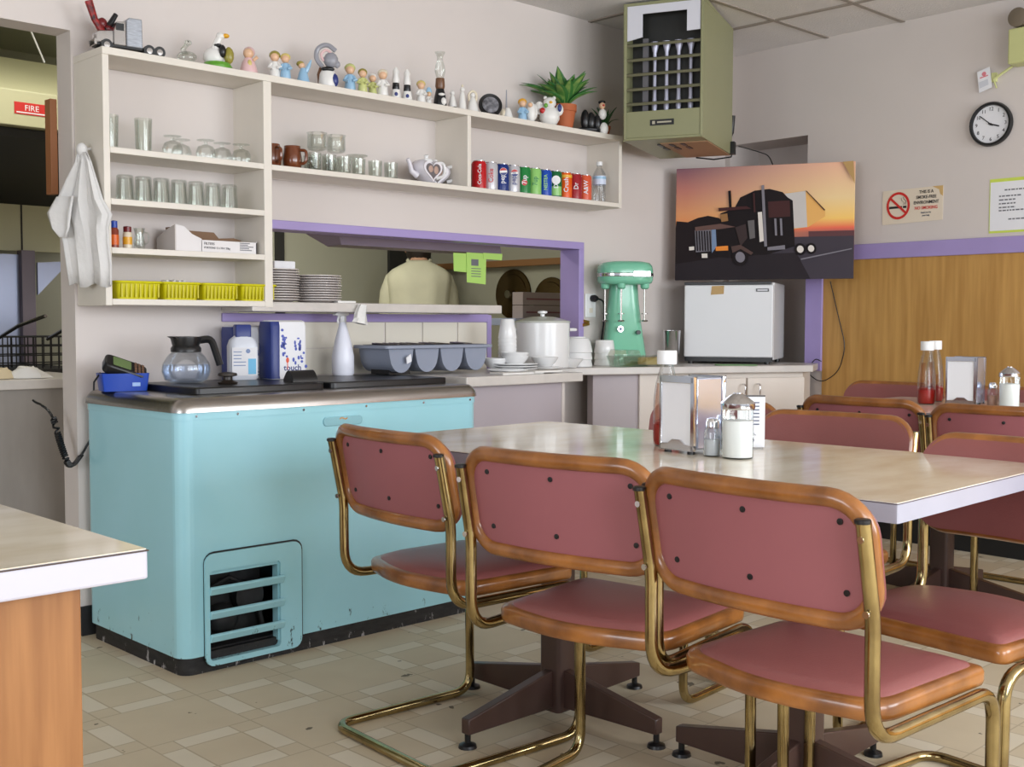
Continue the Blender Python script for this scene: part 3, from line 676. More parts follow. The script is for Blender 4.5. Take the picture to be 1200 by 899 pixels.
pp = wall_thing('wall_notice', 'white notice with yellow-green edges at the right end of the wall', 'notice', 1.512, 1.478)
MB().b2((0, -.002, 0), (.30, -.001, .245)).build('backing', YGREEN, pp, False)
MB().b2((.004, -.003, .010), (.30, -.002, .230)).build('sheet', PAPER, pp, False)
for i, (x, z, L) in enumerate(((.07, .192, .17), (.045, .165, .10), (.045, .148, .075), (.045, .131, .08), (.045, .114, .075), (.045, .100, .14), (.09, .06, .14))):
    k = MB(); xx = x
    while xx < x+L: ww = random.uniform(.008, .022); k.b2((xx, -.0034, z-.003), (min(xx+ww, x+L), -.003, z+.003)); xx += ww+.004
    k.build('print_line', GREYINK, pp, False)
em = wall_thing('emergency_light', 'pale green emergency light housing with a lamp on top at the upper right edge', 'light', 1.62, 2.21)
k = MB(); k.b2((0, -.09, 0), (.26, 0, .155)); k.build('housing', EMERG, em, False, .008)
for x in (.04, .2):
    k = MB(); k.lathe([(.02, .04), (.034, .03), (.042, -.02), (.042, -.045), (.036, -.047)], (x, -.045, .20), 20, axis='y'); ol_ = k.build('lamp_head', mat('grey_brown_lamp_shell', (112, 100, 84), .4), em)
    k = MB(); disc(k, (x, .20), .036, -.090, -.086); k.build('lens', mat('lamp_glass', (220, 220, 224), .1, metal=.6), ol_)
    k = MB(); k.tube([(x, -.045, .14), (x, -.045, .17)], .01); k.build('swivel', EMERG, em)
tg = wall_thing('inspection_tag', 'small white tag with a red mark dangling left of the emergency light', 'tag', 1.455, 2.118, .02)
k = MB(); k.prism([(.006, .0), (.066, .018), (.052, .112), (-.006, .096)], -.0015, 0, axis='y'); k.build('card', PAPER, tg, False)
k = MB(); disc(k, (.027, .083), .010, -.0022, -.0015, seg=16); k.prism([(.008, .064), (.046, .072), (.046, .077), (.008, .069)], -.0022, -.0015, axis='y'); k.build('red_print', mat('pale_red_ink', (222, 130, 140), .6), tg, False)
k = MB(); k.prism([(.008, .02), (.05, .032), (.045, .058), (.004, .048)], -.0021, -.0015, axis='y'); k.build('grey_print', mat('pale_grey_ink', (206, 208, 216), .7), tg, False)
k = rwall(MB()); k.b2((1.515, -.02, 2.16), (1.535, 0, 2.20)); k.tube([(1.525, -.02, 2.17), (1.62, -.02, 2.22)], .006, 8); k.tube([(1.525, -.018, 2.17), (1.54, -.018, 2.13)], .004, 8)
tag(k.build('conduit_clip', EMERG), 'pale green conduit clip on the wall left of the emergency light', 'clip')

# ================================================================== LEFT: KITCHEN THROUGH THE DOORWAY
hk = thing('range_hood', 'cream kitchen range hood with a red sticker seen through the doorway', 'hood')
k = MB(); k.prism([(5.0, 1.895), (5.0, 2.045), (5.35, 2.25), (6.29, 2.25), (6.29, 1.90), (5.03, 1.90)], .75, 2.95, axis='x'); k.build('canopy', KCREAM, hk, False, .004)
k = MB(); k.prism([(5.08, 1.895), (6.25, 1.68), (6.25, 1.64), (5.08, 1.86)], .75, 2.9, axis='x'); k.build('filter_bank', KDARK, hk, False)
k = MB()
for i in range(18): k.box((.9+i*.11, 5.66, 1.765), (.02, 1.1, .01), R=Matrix.Rotation(-.186, 4, 'X'))
k.build('filter_rib', BLACKP, hk, False)
k = MB(); k.b2((1.927, 4.997, 1.945), (2.07, 5.0, 1.995)); st = k.build('warning_sticker', REDINK, hk, False)
text_mb('sticker_lettering', 'FIRE', .034, PAPER, st, (2.0, 4.9965, 1.972))
k = MB(); k.b2((1.935, 4.9962, 1.950), (2.062, 4.9968, 1.955)); k.build('sticker_print', PAPER, st, False)
tag(MB().b2((1.628, D+T+.005, 1.50), (1.652, D+T+.05, 1.82)).build('cutting_board', mat('brown_board', (150, 96, 58), .5), None, False, .002), 'brown wooden board hanging on the kitchen side of the doorway', 'board')
k = MB(); k.tube([(1.95, 5.0, 2.42), (2.03, 5.05, 2.30), (2.10, 5.1, 2.20)], .004, 6); tag(k.build('pull_cord', PAPER), 'pale cord hanging above the cream range hood', 'cord')
bk = thing('fryer_backsplash', 'stainless backsplash panel with a side post behind the fryer', 'backsplash', (.10, 0, 0))
MB().b2((1.0, 5.86, .4), (2.165, 5.88, 1.40)).build('steel_panel', STAINL, bk, False)
MB().b2((2.165, 5.82, .4), (2.23, 5.88, 1.42)).build('side_post', LAVG, bk, False)
MB().prism([(2.235, 1.36), (2.36, 1.37), (2.36, 1.33), (2.235, 1.20)], 5.80, 5.82, axis='y').build('bracket', STAINL, bk, False)
MB().b2((1.0, 5.89, 1.42), (2.9, 5.91, 1.42+.23)).build('cream_panel', KCREAM, bk, False)
MB().b2((2.19, 5.885, 1.42), (2.197, 5.889, 1.65)).build('panel_seam', KDARK, bk, False)
fy = thing('deep_fryer', 'dark deep fryer with wire baskets behind the kitchen counter', 'fryer')
MB().b2((1.2, 5.0, 0), (2.25, 5.5, .86)).build('body', KDARK, fy, False)
for x in (1.62, 1.9, 2.12):
    k = MB()
    for i in range(7):
        k.tube([(x-.11+i*.036, 5.05, .86), (x-.11+i*.036, 5.05, 1.00), (x-.11+i*.036, 5.3, 1.00), (x-.11+i*.036, 5.3, .86)], .003, 5)
    for z in (.88, .92, .96, 1.0): k.tube([(x-.11, 5.05, z), (x+.11, 5.05, z), (x+.11, 5.3, z), (x-.11, 5.3, z)], .003, 5, closed=True)
    kb = k.build('basket', DARK, fy)
    MB().tube([(x-.05, 5.05, .99), (x-.03, 4.85, 1.05), (x+.02, 4.7, 1.09)], .008, 8).build('basket_handle', STEEL, kb)
kc = thing('kitchen_counter', 'grey laminate kitchen counter just inside the doorway', 'counter')
MB().b2((.9, 4.16, .825), (1.95, 4.75, .86)).build('worktop', CTOP, kc, False, .003)
MB().b2((.9, 4.18, 0), (1.95, 4.73, .825)).build('body', GREYLAM, kc, False)
for i, (x, y, rz) in enumerate(((1.50, 4.30, .2), (1.58, 4.28, .7), (1.67, 4.25, -.3), (1.70, 4.35, 1.0))):
    k = MB(); k.T = Matrix.Translation((x, y, .862)) @ Matrix.Rotation(rz, 4, 'Z')
    rings = [[((.07-.012*j)*math.cos(2*PI*q/12)*(1+.25*math.sin(3*q+i+j)), (.05-.008*j)*math.sin(2*PI*q/12), .012*j+.006*math.sin(2*q+j)*(j > 0)) for q in range(12)] for j in range(4)]
    k.loft(rings); tag(k.build('crumpled_cloth', [CLOTH, mat('beige_rag', (208, 192, 160), .9), CLOTH, PAPERW][i]), 'crumpled pale cloth on the kitchen counter, %s' % ('farthest left in the doorway', 'beige, second from the doorway\u2019s left edge', 'in front of the door jamb', 'leaning behind the others by the jamb')[i], 'cloth', 'cloths on the kitchen counter')
# shirt hanging on the shelf side
hs = thing('hanging_apron', 'white kitchen shirt hanging on the left side of the shelf unit', 'apron')
k = MB(); rows = [(1.612, .42, .58), (1.58, .38, .66), (1.53, .24, .74), (1.46, .05, .85), (1.41, -.05, 1.0), (1.37, .10, .93), (1.32, .16, .93), (1.25, .20, .97), (1.185, .24, .97)]
Ax, Bx = Vector((1.600, 3.775, 0)), Vector((1.690, 3.565, 0)); R = []
for j, (z, s0, s1) in enumerate(rows):
    row = []
    for i in range(17):
        t = s0+(s1-s0)*i/16; p = Ax.lerp(Bx, t); amp = .010*min(1, j/2); off = amp*math.sin(i*.95+j*.35)+.005*math.sin(i*2.3+1+j*.2); row.append(k.v((p.x-.022-off*.7, p.y-.012-off*.4, z+.008*math.sin(i*.8)*(j == 8))))
    R.append(row)
for a_, b_ in zip(R, R[1:]):
    for i in range(16): k.f([a_[i], a_[i+1], b_[i+1], b_[i]])
k.build('shirt_cloth', CLOTH, hs, solid=.006)
k = MB(); R = []
for j, (z, s0, s1) in enumerate(((1.47, .12, .45), (1.42, -.06, .40), (1.37, .02, .36), (1.34, .18, .30))):
    R.append([k.v(Ax.lerp(Bx, s0+(s1-s0)*i/6)+Vector((-.045-.008*math.sin(i*1.3), -.028, z))) for i in range(7)])
for a_, b_ in zip(R, R[1:]):
    for i in range(6): k.f([a_[i], a_[i+1], b_[i+1], b_[i]])
k.build('sleeve', CLOTH, hs, solid=.006)
k = MB(); k.tube([(1.66, 3.68, 1.63), (1.635, 3.67, 1.625), (1.63, 3.67, 1.61)], .005); k.ball((1.625, 3.665, 1.622), (.018, .018, .022)); k.build('hook_knot', CLOTH, hs)
# coiled phone cord
pts = []
base = arcpath([(1.560, 3.94, .80), (1.585, 3.85, .77), (1.590, 3.79, .66), (1.615, 3.775, .575), (1.655, 3.775, .62), (1.70, 3.77, .70)], .05, 10)
dense = []
for a_, b_ in zip(base, base[1:]):
    for q in range(6): dense.append(a_.lerp(b_, q/6))
for i, p in enumerate(dense):
    rr = .008 if .2 < i/len(dense) < .85 else .001; pts.append(p+Vector((rr*math.cos(i*1.25), rr*math.sin(i*1.25), rr*.5*math.cos(i*1.25))))
k = MB().tube(pts, .004, 6); tag(k.build('coiled_cord', BLACKP), 'black coiled cord drooping round the doorway edge left of the freezer', 'cord')

# ================================================================== KITCHEN THROUGH THE HATCH
hl = thing('heat_lamp_strip', 'dusty purple heat lamp strip hanging across the serving hatch', 'lamp')
k = MB(); k.prism([(4.00, 1.392), (4.10, 1.388), (4.26, 1.45), (4.26, 1.47), (4.02, 1.47)], 2.885, 3.82, axis='x'); k.build('reflector', LAVG, hl, False, .003)
for x in (2.95, 3.76): MB().b2((x, 4.10, 1.47), (x+.02, 4.12, 2.5)).build('hanger', LAVG, hl, False)
for i, (x, z, wd, ht, lab) in enumerate(((3.505, 1.385, .11, .088, 'wide lime order slip at the left of the three under the heat lamp'), (3.583, 1.39, .125, .145, 'long lime order slip with grey print hanging lowest under the heat lamp'), (3.685, 1.392, .125, .030, 'short lime order slip at the right end of the heat lamp'))):
    o = thing('order_slip', lab, 'paper', (x, 3.992-.003*i, z), 0, 'order slips on the heat lamp')
    MB().prism([(0, 0), (wd, 0), (wd-.004, -ht), (.003, -ht*.95)], 0, .001, axis='y').build('paper', LIME, o, False)
    if i == 1: 
        k = MB(); k.b2((.03, -.0005, -.06), (.075, 0, -.03))
        for q in range(4): k.b2((.03, -.0005, -.075-.012*q), (.09, 0, -.071-.012*q))
        k.build('print', GREYINK, o, False)
k = MB(); k.b2((2.75, 5.9, 1.62), (3.0, 6.0, 1.66)); k.bm.free()
def pan_lid(loc, r, lab):
    o = thing('pan_lid', lab, 'lid', loc, 0, 'lids on the kitchen wall')
    MB().lathe([(r, -.004), (r*.98, -.012), (r*.80, -.014), (r*.78, -.020), (r*.25, -.026), (.002, -.027)], (0, 0, 0), 32, axis='x').build('dome', mat('tarnished_lid%d' % int(r*100), (92, 76, 50), .22, metal=.9), o)
    MB().lathe([(.012, -.026), (.012, -.045), (.028, -.05), (.026, -.062)], (0, 0, 0), 14, axis='x').build('knob', CHROME, o)
pan_lid((5.3, 5.435, 1.25), .165, 'large tarnished round lid hanging on the kitchen wall')
pan_lid((5.3, 5.09, 1.20), .155, 'second tarnished lid, half hidden behind the grey cartons')
for i, z in enumerate((1.09, 1.165)):
    o = thing('carton', ['grey flat carton, lower of two stacked beyond the enamel pot', 'grey flat carton, upper of two stacked beyond the enamel pot'][i], 'box', (4.74, 4.74, z), .05, 'cartons in the kitchen')
    MB().b2((-.18, -.12, 0), (.20, -.04, .072)).build('box', mat('grey_card%d' % i, (150, 138, 134), .7), o, False, .002); k = MB(); k.b2((-.15, -.122, .03), (.15, -.12, .038)); k.build('print', mat('maroon_print%d' % i, (120, 70, 76), .7), o, False)
kt = thing('kitchen_table', 'steel prep table in the kitchen beyond the hatch', 'table')
MB().b2((4.45, 4.55, 1.05), (4.95, 4.95, 1.09)).build('top', STAINL, kt, False, .003)
for x in (4.48, 4.92):
    for y in (4.58, 4.92): MB().tube([(x, y, 0), (x, y, 1.05)], .016).build('leg', STEEL, kt)
# cook seen from behind
pn = thing('person', 'person in a pale khaki shirt seen from behind in the kitchen, head bent', 'person', (4.79, 5.79, 0), math.radians(-38))
pn.scale = (.98, .98, 1.045)
def bmskin(name, verts, edges, radii, m, parent, sub=2, root=0):
    bm = bmesh.new(); lay = bm.verts.layers.skin.verify(); vs = [bm.verts.new(v) for v in verts]
    for a_, b_ in edges: bm.edges.new((vs[a_], vs[b_]))
    for i, r_ in enumerate(radii): vs[i][lay].radius = r_ if isinstance(r_, tuple) else (r_, r_); vs[i][lay].use_root = (i == root)
    me = bpy.data.meshes.new(name); bm.to_mesh(me); bm.free(); o = bpy.data.objects.new(name, me); COL.objects.link(o); o.parent = parent
    o.modifiers.new('skin', 'SKIN').use_smooth_shade = True; ss = o.modifiers.new('sub', 'SUBSURF'); ss.levels = sub; ss.render_levels = sub; me.materials.append(m); return o
# local: faces +y; body
V = [(0, 0, .90), (0, .01, 1.08), (0, -.005, 1.26), (0, .03, 1.375), (0, .09, 1.43), (0, .15, 1.50),
     (.09, 0, .86), (.10, .01, .47), (.10, -.02, .08), (.10, .10, .03), (-.09, 0, .86), (-.10, .01, .47), (-.10, -.02, .08), (-.10, .10, .03),
     (.155, .02, 1.31), (.205, .03, 1.08), (.19, .22, .98), (.16, .30, .97), (-.155, .02, 1.31), (-.205, .03, 1.08), (-.19, .22, .98), (-.16, .30, .97)]
Eg = [(0, 1), (1, 2), (2, 3), (3, 4), (4, 5), (0, 6), (6, 7), (7, 8), (8, 9), (0, 10), (10, 11), (11, 12), (12, 13), (2, 14), (14, 15), (15, 16), (16, 17), (2, 18), (18, 19), (19, 20), (20, 21)]
Rd = [(.14, .10), (.125, .09), (.115, .08), (.075, .06), .052, (.075, .09), .085, .058, .042, .035, .085, .058, .042, .035, .04, .038, .034, .03, .04, .038, .034, .03]
bmskin('body', V, Eg, Rd, SKIN, pn)
rg = []
for z, rx, ry, cyo in ((.80, .185, .135, 0), (.95, .19, .135, 0), (1.10, .195, .14, .0), (1.22, .205, .145, -.005), (1.28, .214, .135, 0), (1.315, .208, .122, .004), (1.345, .175, .105, .012), (1.368, .130, .088, .022), (1.388, .088, .072, .034), (1.402, .068, .062, .048)):
    rg.append([(rx*math.copysign(abs(math.cos(a)) ** .8, math.cos(a)), cyo+ry*math.copysign(abs(math.sin(a)) ** .85, math.sin(a))-.006*math.sin(9*a)*(z < 1.32), z) for a in [2*PI*q/36 for q in range(36)]])
SHIRT = mat('pale_khaki_shirt', (214, 212, 186), .85, var=.1, scale=6, bump=.3, bscale=14)
MB().loft(rg, cap=False).build('shirt', SHIRT, pn, ang=80, solid=.004)
for sd in (1, -1):
    MB().tube([(.12*sd, .005, 1.30), (.172*sd, .012, 1.275), (.198*sd, .02, 1.20), (.208*sd, .025, 1.11), (.205*sd, .05, 1.03)], [.045, .060, .062, .060, .056], 16).build('sleeve', SHIRT, pn, ang=80)
    MB().tube([(.095*sd, 0, .90), (.10*sd, .01, .5), (.105*sd, -.01, .06)], [.105, .085, .07], 14).build('trouser_leg', mat('dark_trousers%d' % sd, (40, 42, 52), .8), pn)
    k = MB(); k.ball((.105*sd, .05, .035), (.045, .13, .04)); k.build('shoe', BLACKP, pn)
MB().tube([(.075*math.cos(a), .045+.068*math.sin(a), 1.402+.018*math.sin(a)) for a in [2*PI*q/20 for q in range(20)]], .011, 8, closed=True).build('collar', SHIRT, pn)
k = MB(); k.ball((0, .10, 1.475), (.086, .112, .122), 18); hh = k.build('hair', HAIR, pn)
for sd in (1, -1):
    k = MB(); k.ball((.083*sd, .16, 1.485), (.012, .022, .03)); k.build('ear', SKIN, pn)
k = MB(); k.ball((0, .245, 1.455), (.014, .02, .022)); k.ball((0, .235, 1.425), (.022, .012, .006)); k.build('nose_and_mouth', SKIN, pn)
for sd in (1, -1):
    hx, hy, hz = .16*sd, .30, .97
    for q in range(5):
        k = MB(); dx = (-.03+.015*q) if q < 4 else (.04 if sd < 0 else -.04)
        L = (.055, .068, .072, .062, .045)[q]; y0 = hy+.045 if q < 4 else hy+.01
        k.tube([(hx+dx, y0-.02, hz), (hx+dx*1.1, y0+L*.5, hz-.006), (hx+dx*1.1, y0+L, hz-.03)], [.009, .008, .006], 8); k.build('finger', SKIN, pn)
    k = MB(); k.ball((hx, hy+.03, hz), (.04, .05, .016)); k.build('palm', SKIN, pn)

# ================================================================== GLASSWARE & SHELF CONTENTS
def cup_profile(rb, rt, h, th=.002): return [(rb*.2, 0), (rb, 0), (rt, h), (rt-th, h), (rb-th, th*2), (rb*.2, th*2)]
def lathe_obj(name, prof, m, label, cat, loc, group=None, seg=22):
    o = MB().lathe(prof, (0, 0, 0), seg, cap=True).build(name, m); o.location = loc; return tag(o, label, cat, group)
ORD = ['leftmost', 'second', 'third', 'fourth', 'fifth', 'sixth', 'seventh', 'eighth', 'ninth', 'tenth', 'eleventh']
tall = [(.026, 0), (.026, .001), (.029, .115), (.027, .115), (.024, .008), (.002, .008)]
a = lathe_obj('tall_glass', tall, GLASSG, 'tall clear glass standing alone on the top left shelf', 'glass', (1.835, 3.66, 1.63), 'tall glasses')
c = a.copy(); COL.objects.link(c); c.location = (1.722, 3.67, 1.63); c['label'] = 'tall clear glass half hidden behind the shelf\u2019s left upright'
gob = [(.030, 0), (.030, .001), (.034, .024), (.026, .044), (.006, .052), (.005, .058), (.006, .062), (.030, .065), (.030, .067), (.002, .067)]
for i, (x, y) in enumerate(((1.93, 3.64), (1.99, 3.69), (2.055, 3.64), (2.13, 3.66), (2.195, 3.64))):
    s_ = lathe_obj('goblet', gob, GLASS, 'upturned stemmed goblet, %s from the left on the top left shelf' % ORD[i] if i else 'upturned stemmed goblet, leftmost on the top left shelf', 'glass', (x, y, 1.63), 'upturned goblets') if i == 0 else None
    if i == 0: g0 = s_
    else: c = g0.copy(); COL.objects.link(c); c.location = (x, y, 1.63); c['label'] = 'upturned stemmed goblet, %s from the left on the top left shelf' % ORD[i]
tumb = [(.029, 0), (.030, .001), (.027, .080), (.024, .084), (.002, .084), (.002, .074), (.022, .074), (.027, .002)]
for i in range(7):
    lab = 'upside-down tumbler, %s of seven on the second left shelf' % ('leftmost' if i == 0 else ORD[i]+' from the left')
    if i == 0: t0 = lathe_obj('tumbler', tumb, GLASS, lab, 'glass', (1.755, 3.635, 1.465), 'upside-down tumblers')
    else: c = t0.copy(); COL.objects.link(c); c.location = (1.755+.0645*i, 3.635, 1.465); c['label'] = lab
# small bottles and jugs
o = thing('sauce_bottle', 'small bottle with a blue cap and orange label on the third left shelf', 'bottle', (1.722, 3.65, 1.308))
MB().lathe([(.015, 0), (.015, .06), (.009, .07)], seg=14).build('bottle', [mat('red_brown_sauce', (140, 60, 40), .3)], o); MB().lathe([(.0155, .012), (.0155, .045)], seg=14, cap=False).build('label', ORANGE, o); MB().lathe([(.011, .068), (.011, .09), (.004, .092)], seg=14).build('cap', BLUE, o)
o = thing('spice_jar', 'small spice jar with an orange label beside the blue-capped bottle', 'jar', (1.768, 3.65, 1.308))
MB().lathe([(.015, 0), (.015, .05), (.012, .058)], seg=14).build('jar', P_['cream'], o); MB().lathe([(.0155, .015), (.0155, .04)], seg=14, cap=False).build('label', P_['orange'], o); MB().lathe([(.013, .056), (.013, .074), (.004, .076)], seg=14).build('cap', P_['darkred'], o)
o = thing('glass_creamer', 'small clear glass jug left of the white carton', 'jug', (1.815, 3.66, 1.308))
MB().lathe([(.016, 0), (.020, .02), (.014, .05), (.019, .072), (.017, .072), (.012, .05), (.018, .02), (.002, .004)], seg=16).build('bowl', GLASS, o); MB().tube(arcpath([(.015, 0, .06), (.034, 0, .058), (.032, 0, .025), (.018, 0, .02)], .01, 4), .003, 6).build('handle', GLASS, o)
bx = thing('open_carton', 'white open display carton with printed side and brown inside on the third left shelf', 'box', (1.925, 3.615, 1.308))
k = MB(); k.b2((.095, 0, 0), (.315, .004, .042)); k.b2((0, 0.01, 0), (.30, .13, .004)); k.prism([(.0, 0), (.097, 0), (.097, .045), (.06, .06), (.03, .085), (.0, .09)], 0, .004, axis='y'); k.b2((.311, 0, 0), (.315, .13, .045)); cb = k.build('outer_wall', [CARTON], bx, False)
k = MB(); k.prism([(.03, .004), (.31, .004), (.31, .055), (.28, .062), (.22, .058), (.20, .078), (.06, .08), (.03, .088)], .10, .13, axis='y'); k.build('cardboard_inside', CARDB, bx, False)
k = MB(); k.prism([(.0, 0), (.13, 0), (.13, .05), (.06, .075), (0, .09)], -.004, .0, axis='x'); k.build('side_flap', GREYCARD, bx, False)
text_mb('lettering', 'FILTERS', .012, INK, cb, (.105, -.0006, .030), align='LEFT'); text_mb('lettering', 'PORTIONS 12 CTN / 20kg', .010, INK, cb, (.105, -.0006, .016), align='LEFT', sx=.9)
k = MB()
for q in range(5): k.b2((.245, -.0006, .012+.006*q), (.245+random.uniform(.03, .055), 0, .015+.006*q))
k.build('fine_print', GREYINK, cb, False)
def basket(x0, x1, lab, first=[None]):
    o = thing('plastic_basket', lab, 'basket', ((x0+x1)/2, 3.665, 1.142), 0, 'yellow baskets')
    wb, wt = (x1-x0)*.44, (x1-x0)*.485
    rings = [[(x, y, z) for x, y in rrect(2*(wb+(wt-wb)*t), .13+.02*t, .015, 3)] for t, z in ((0, 0), (.05, .002), (1, .056))]; inn = [[(x, y, z) for x, y in rrect(2*(wb+(wt-wb)*t)-.008, .122+.02*t, .012, 3)] for t, z in ((1, .056), (.05, .006))]
    bd = MB().loft(rings+inn).build('basket', YELLOW, o)
    MB().tube([(x, y, .056) for x, y in rrect(2*wt+.006, .156, .017, 3)], .004, 8, closed=True).build('rim', YELLOW, o)
    k = MB()
    n = 9
    for i in range(n):
        x = -wb*.9+wb*1.8*i/(n-1); k.b2((x-.0022, -.077, .006), (x+.0022, -.066, .050))
    k.build('rib', mat('yellow_rib', (196, 186, 14), .4), o, False)
    return o
for i, (x0, x1) in enumerate(((1.70, 1.862), (1.866, 2.005), (2.012, 2.155), (2.162, 2.305))):
    basket(x0, x1, 'yellow plastic basket, %s on the bottom left shelf' % ('leftmost of four', 'second from the left, with packets inside', 'third from the left', 'rightmost of four, overhanging the shelf end')[i])
k = MB()
for i in range(6): k.box((1.90+.014*i, 3.66+.01*(i % 2), 1.19), (.03, .04, .03), R=Matrix.Rotation(.5*i, 4, 'Y'))
tag(k.build('sugar_packets', PAPERW), 'white paper packets heaped in the second yellow basket', 'packets')['kind'] = 'stuff'
# brown mugs
mp = [(.026, 0), (.032, .006), (.036, .035), (.032, .065), (.030, .085), (.027, .085), (.030, .06), (.032, .035), (.002, .008)]
m0 = thing('brown_mug', 'brown glazed mug, left of two beside the shelf divider', 'mug', (2.333, 3.66, 1.63), 0, 'brown mugs')
MB().lathe(mp, seg=20).build('cup', BROWNG, m0); MB().tube(arcpath([(0, -.030, .07), (0, -.062, .066), (0, -.060, .022), (0, -.032, .018)], .015, 4), .006, 8).build('handle', BROWNG, m0)
dup(m0, (2.415, 3.65, 1.63), .4, 'brown glazed mug, right of two, beside the glass mugs')
gm = [(.024, 0), (.026, .003), (.028, .066), (.0255, .066), (.023, .008), (.002, .008)]
q0 = thing('glass_mug', 'clear glass mug, leftmost in the bottom row beside the brown mugs', 'mug', (2.497, 3.63, 1.63), 0, 'glass mugs')
MB().lathe(gm, seg=20).build('cup', GLASSG, q0); MB().tube(arcpath([(-.018, -.020, .056), (-.036, -.038, .052), (-.036, -.038, .016), (-.018, -.020, .012)], .012, 4), .0045, 8).build('handle', GLASSG, q0)
for i, (x, y, z, lb) in enumerate(((2.565, 3.63, 1.63, 'clear glass mug, second from the left in the bottom row'), (2.635, 3.63, 1.63, 'clear glass mug, third from the left in the bottom row'), (2.705, 3.635, 1.63, 'clear glass mug, fourth from the left, under the glass saucer'), (2.79, 3.64, 1.63, 'clear glass mug, fifth from the left in the bottom row'), (2.868, 3.64, 1.63, 'clear glass mug, rightmost of the row beside the teapot'))):
    dup(q0, (x, y, z), 0, lb)
q1 = lathe_obj('glass_sundae_cup', [(.022, 0), (.033, .004), (.037, .012), (.035, .060), (.039, .066), (.036, .066), (.032, .06), (.034, .012), (.002, .008)], GLASS, 'wide clear glass stacked on the mugs, left one', 'glass', (2.535, 3.665, 1.713), 'stacked wide glasses')
c = q1.copy(); COL.objects.link(c); c.location = (2.622, 3.665, 1.713); c['label'] = 'wide clear glass stacked on the mugs, right one'
for i, x in enumerate((2.53, 2.625)):
    c = dup(q0, (x, 3.70, 1.63), 0, 'clear glass mug in the second row, under the %s stacked wide glass' % ('left', 'right')[i])
lathe_obj('glass_saucer', [(.002, 0), (.02, 0), (.042, .010), (.042, .012), (.02, .003), (.002, .003)], GLASSG, 'flat clear glass saucer lying on top of the fourth glass mug', 'saucer', (2.705, 3.645, 1.698))
# teapots
tp = thing('heart_teapot', 'white teapot with a heart-shaped picture on its side, on the middle shelf', 'teapot', (3.05, 3.64, 1.63), 0, 'teapots')
k = MB(); hp = []
for q in range(40):
    t = 2*PI*q/40; hp.append((.0038*16*math.sin(t)**3, .050+.0036*(13*math.cos(t)-5*math.cos(2*t)-2*math.cos(3*t)-math.cos(4*t))))
cxh = Vector((0, .047)); rings = []
for s_, y in ((.3, -.042), (.8, -.038), (1.0, -.022), (1.05, 0), (1.0, .022), (.8, .038), (.3, .042)):
    rings.append([(cxh.x+(p[0]-cxh.x)*s_, y, max(0.0, cxh.y+(p[1]-cxh.y)*s_)) for p in hp])
k.loft(rings); tb = k.build('pot_body', mat('grey_white_porcelain', (214, 210, 218), .25), tp)
def heart(s_, y0, y1, m, nm): MB().prism([(cxh.x+(p[0])*s_, cxh.y+.004+(p[1]-.050)*s_) for p in hp], y0, y1, axis='y').build(nm, m, tb, False)
heart(.80, -.0445, -.038, mat('white_heart_frame', (228, 224, 230), .3), 'heart_frame'); heart(.62, -.046, -.044, mat('dark_grey_picture', (104, 96, 98), .4), 'heart_picture')
k = MB(); k.ball((-.014, -.046, .055), (.012, .002, .014)); k.ball((.014, -.046, .052), (.012, .002, .016)); k.build('picture_figures', mat('tan_figures', (180, 150, 136), .5), tb)
MB().tube([(-.05, 0, .03), (-.078, 0, .045), (-.088, 0, .078), (-.098, 0, .092)], [.014, .011, .009, .008], 10).build('spout', mat('porcelain_spout', (214, 210, 218), .25), tp)
MB().tube(arcpath([(.05, 0, .085), (.095, 0, .095), (.10, 0, .04), (.05, 0, .025)], .03, 5), .007, 8).build('handle', CERAM, tp)
MB().lathe([(.03, .085), (.026, .097), (.008, .102), (.008, .108), (.011, .114), (.003, .119)], seg=16).build('lid', CERAM, tp)
tp2 = dup(tp, (3.165, 3.72, 1.63), -.5, 'white teapot behind the heart teapot, only its looped handle showing')
# cans
def can(i, x, base, band, txt, tcol, extra=None, lab=''):
    o = thing('soda_can', lab, 'can', (x, 3.645, 1.63), -.65, 'soda cans'); r = .0325
    MB().lathe([(.026, 0), (r, .006), (r, .108), (.027, .118)], seg=22).build('body', base, o)
    MB().lathe([(.027, .118), (.0275, .121), (.0255, .121), (.024, .117), (.002, .117)], seg=22).build('lid', CHROME, o)
    if band:
        k = MB(); A0, A1, zz = band[1:]
        ring = [[((r+.0005)*math.sin(a), -(r+.0005)*math.cos(a), z) for a in [A0+(A1-A0)*q/8 for q in range(9)]] for z in zz]; k.loft(ring, cap=False, closed=False); k.build('colour_band', band[0], o)
    if txt: text_mb('lettering', txt, (.030 if len(txt) < 6 else .022), tcol, o, (0, -r-.0015, .062), rot=(PI/2, -PI/2, 0), sx=.9, bold=.0003)
    if extra: extra(o, r)
def globe(o, r):
    for nm, m, a0, a1 in (('globe_top', P_['red'], .12*PI, .92*PI), ('globe_bottom', P_['navy'], 1.12*PI, 1.92*PI)):
        k = MB(); k.prism([(.004+.0155*math.cos(a0+(a1-a0)*q/10), .085+.0155*math.sin(a0+(a1-a0)*q/10)) for q in range(11)], -r-.0022, -r-.0014, axis='y'); k.build(nm, m, o, False)
    k = MB(); disc(k, (.004, .085), .0165, -r-.0014, -r-.0006, seg=20); k.build('globe_ground', P_['white'], o, False)
def dot(c_, rr, z, m, nm='logo_disc'):
    def f(o, r): k = MB(); disc(k, (0, z), rr, -r-.0012, -r-.0004, seg=18); k.build(nm, m, o, False)
    return f
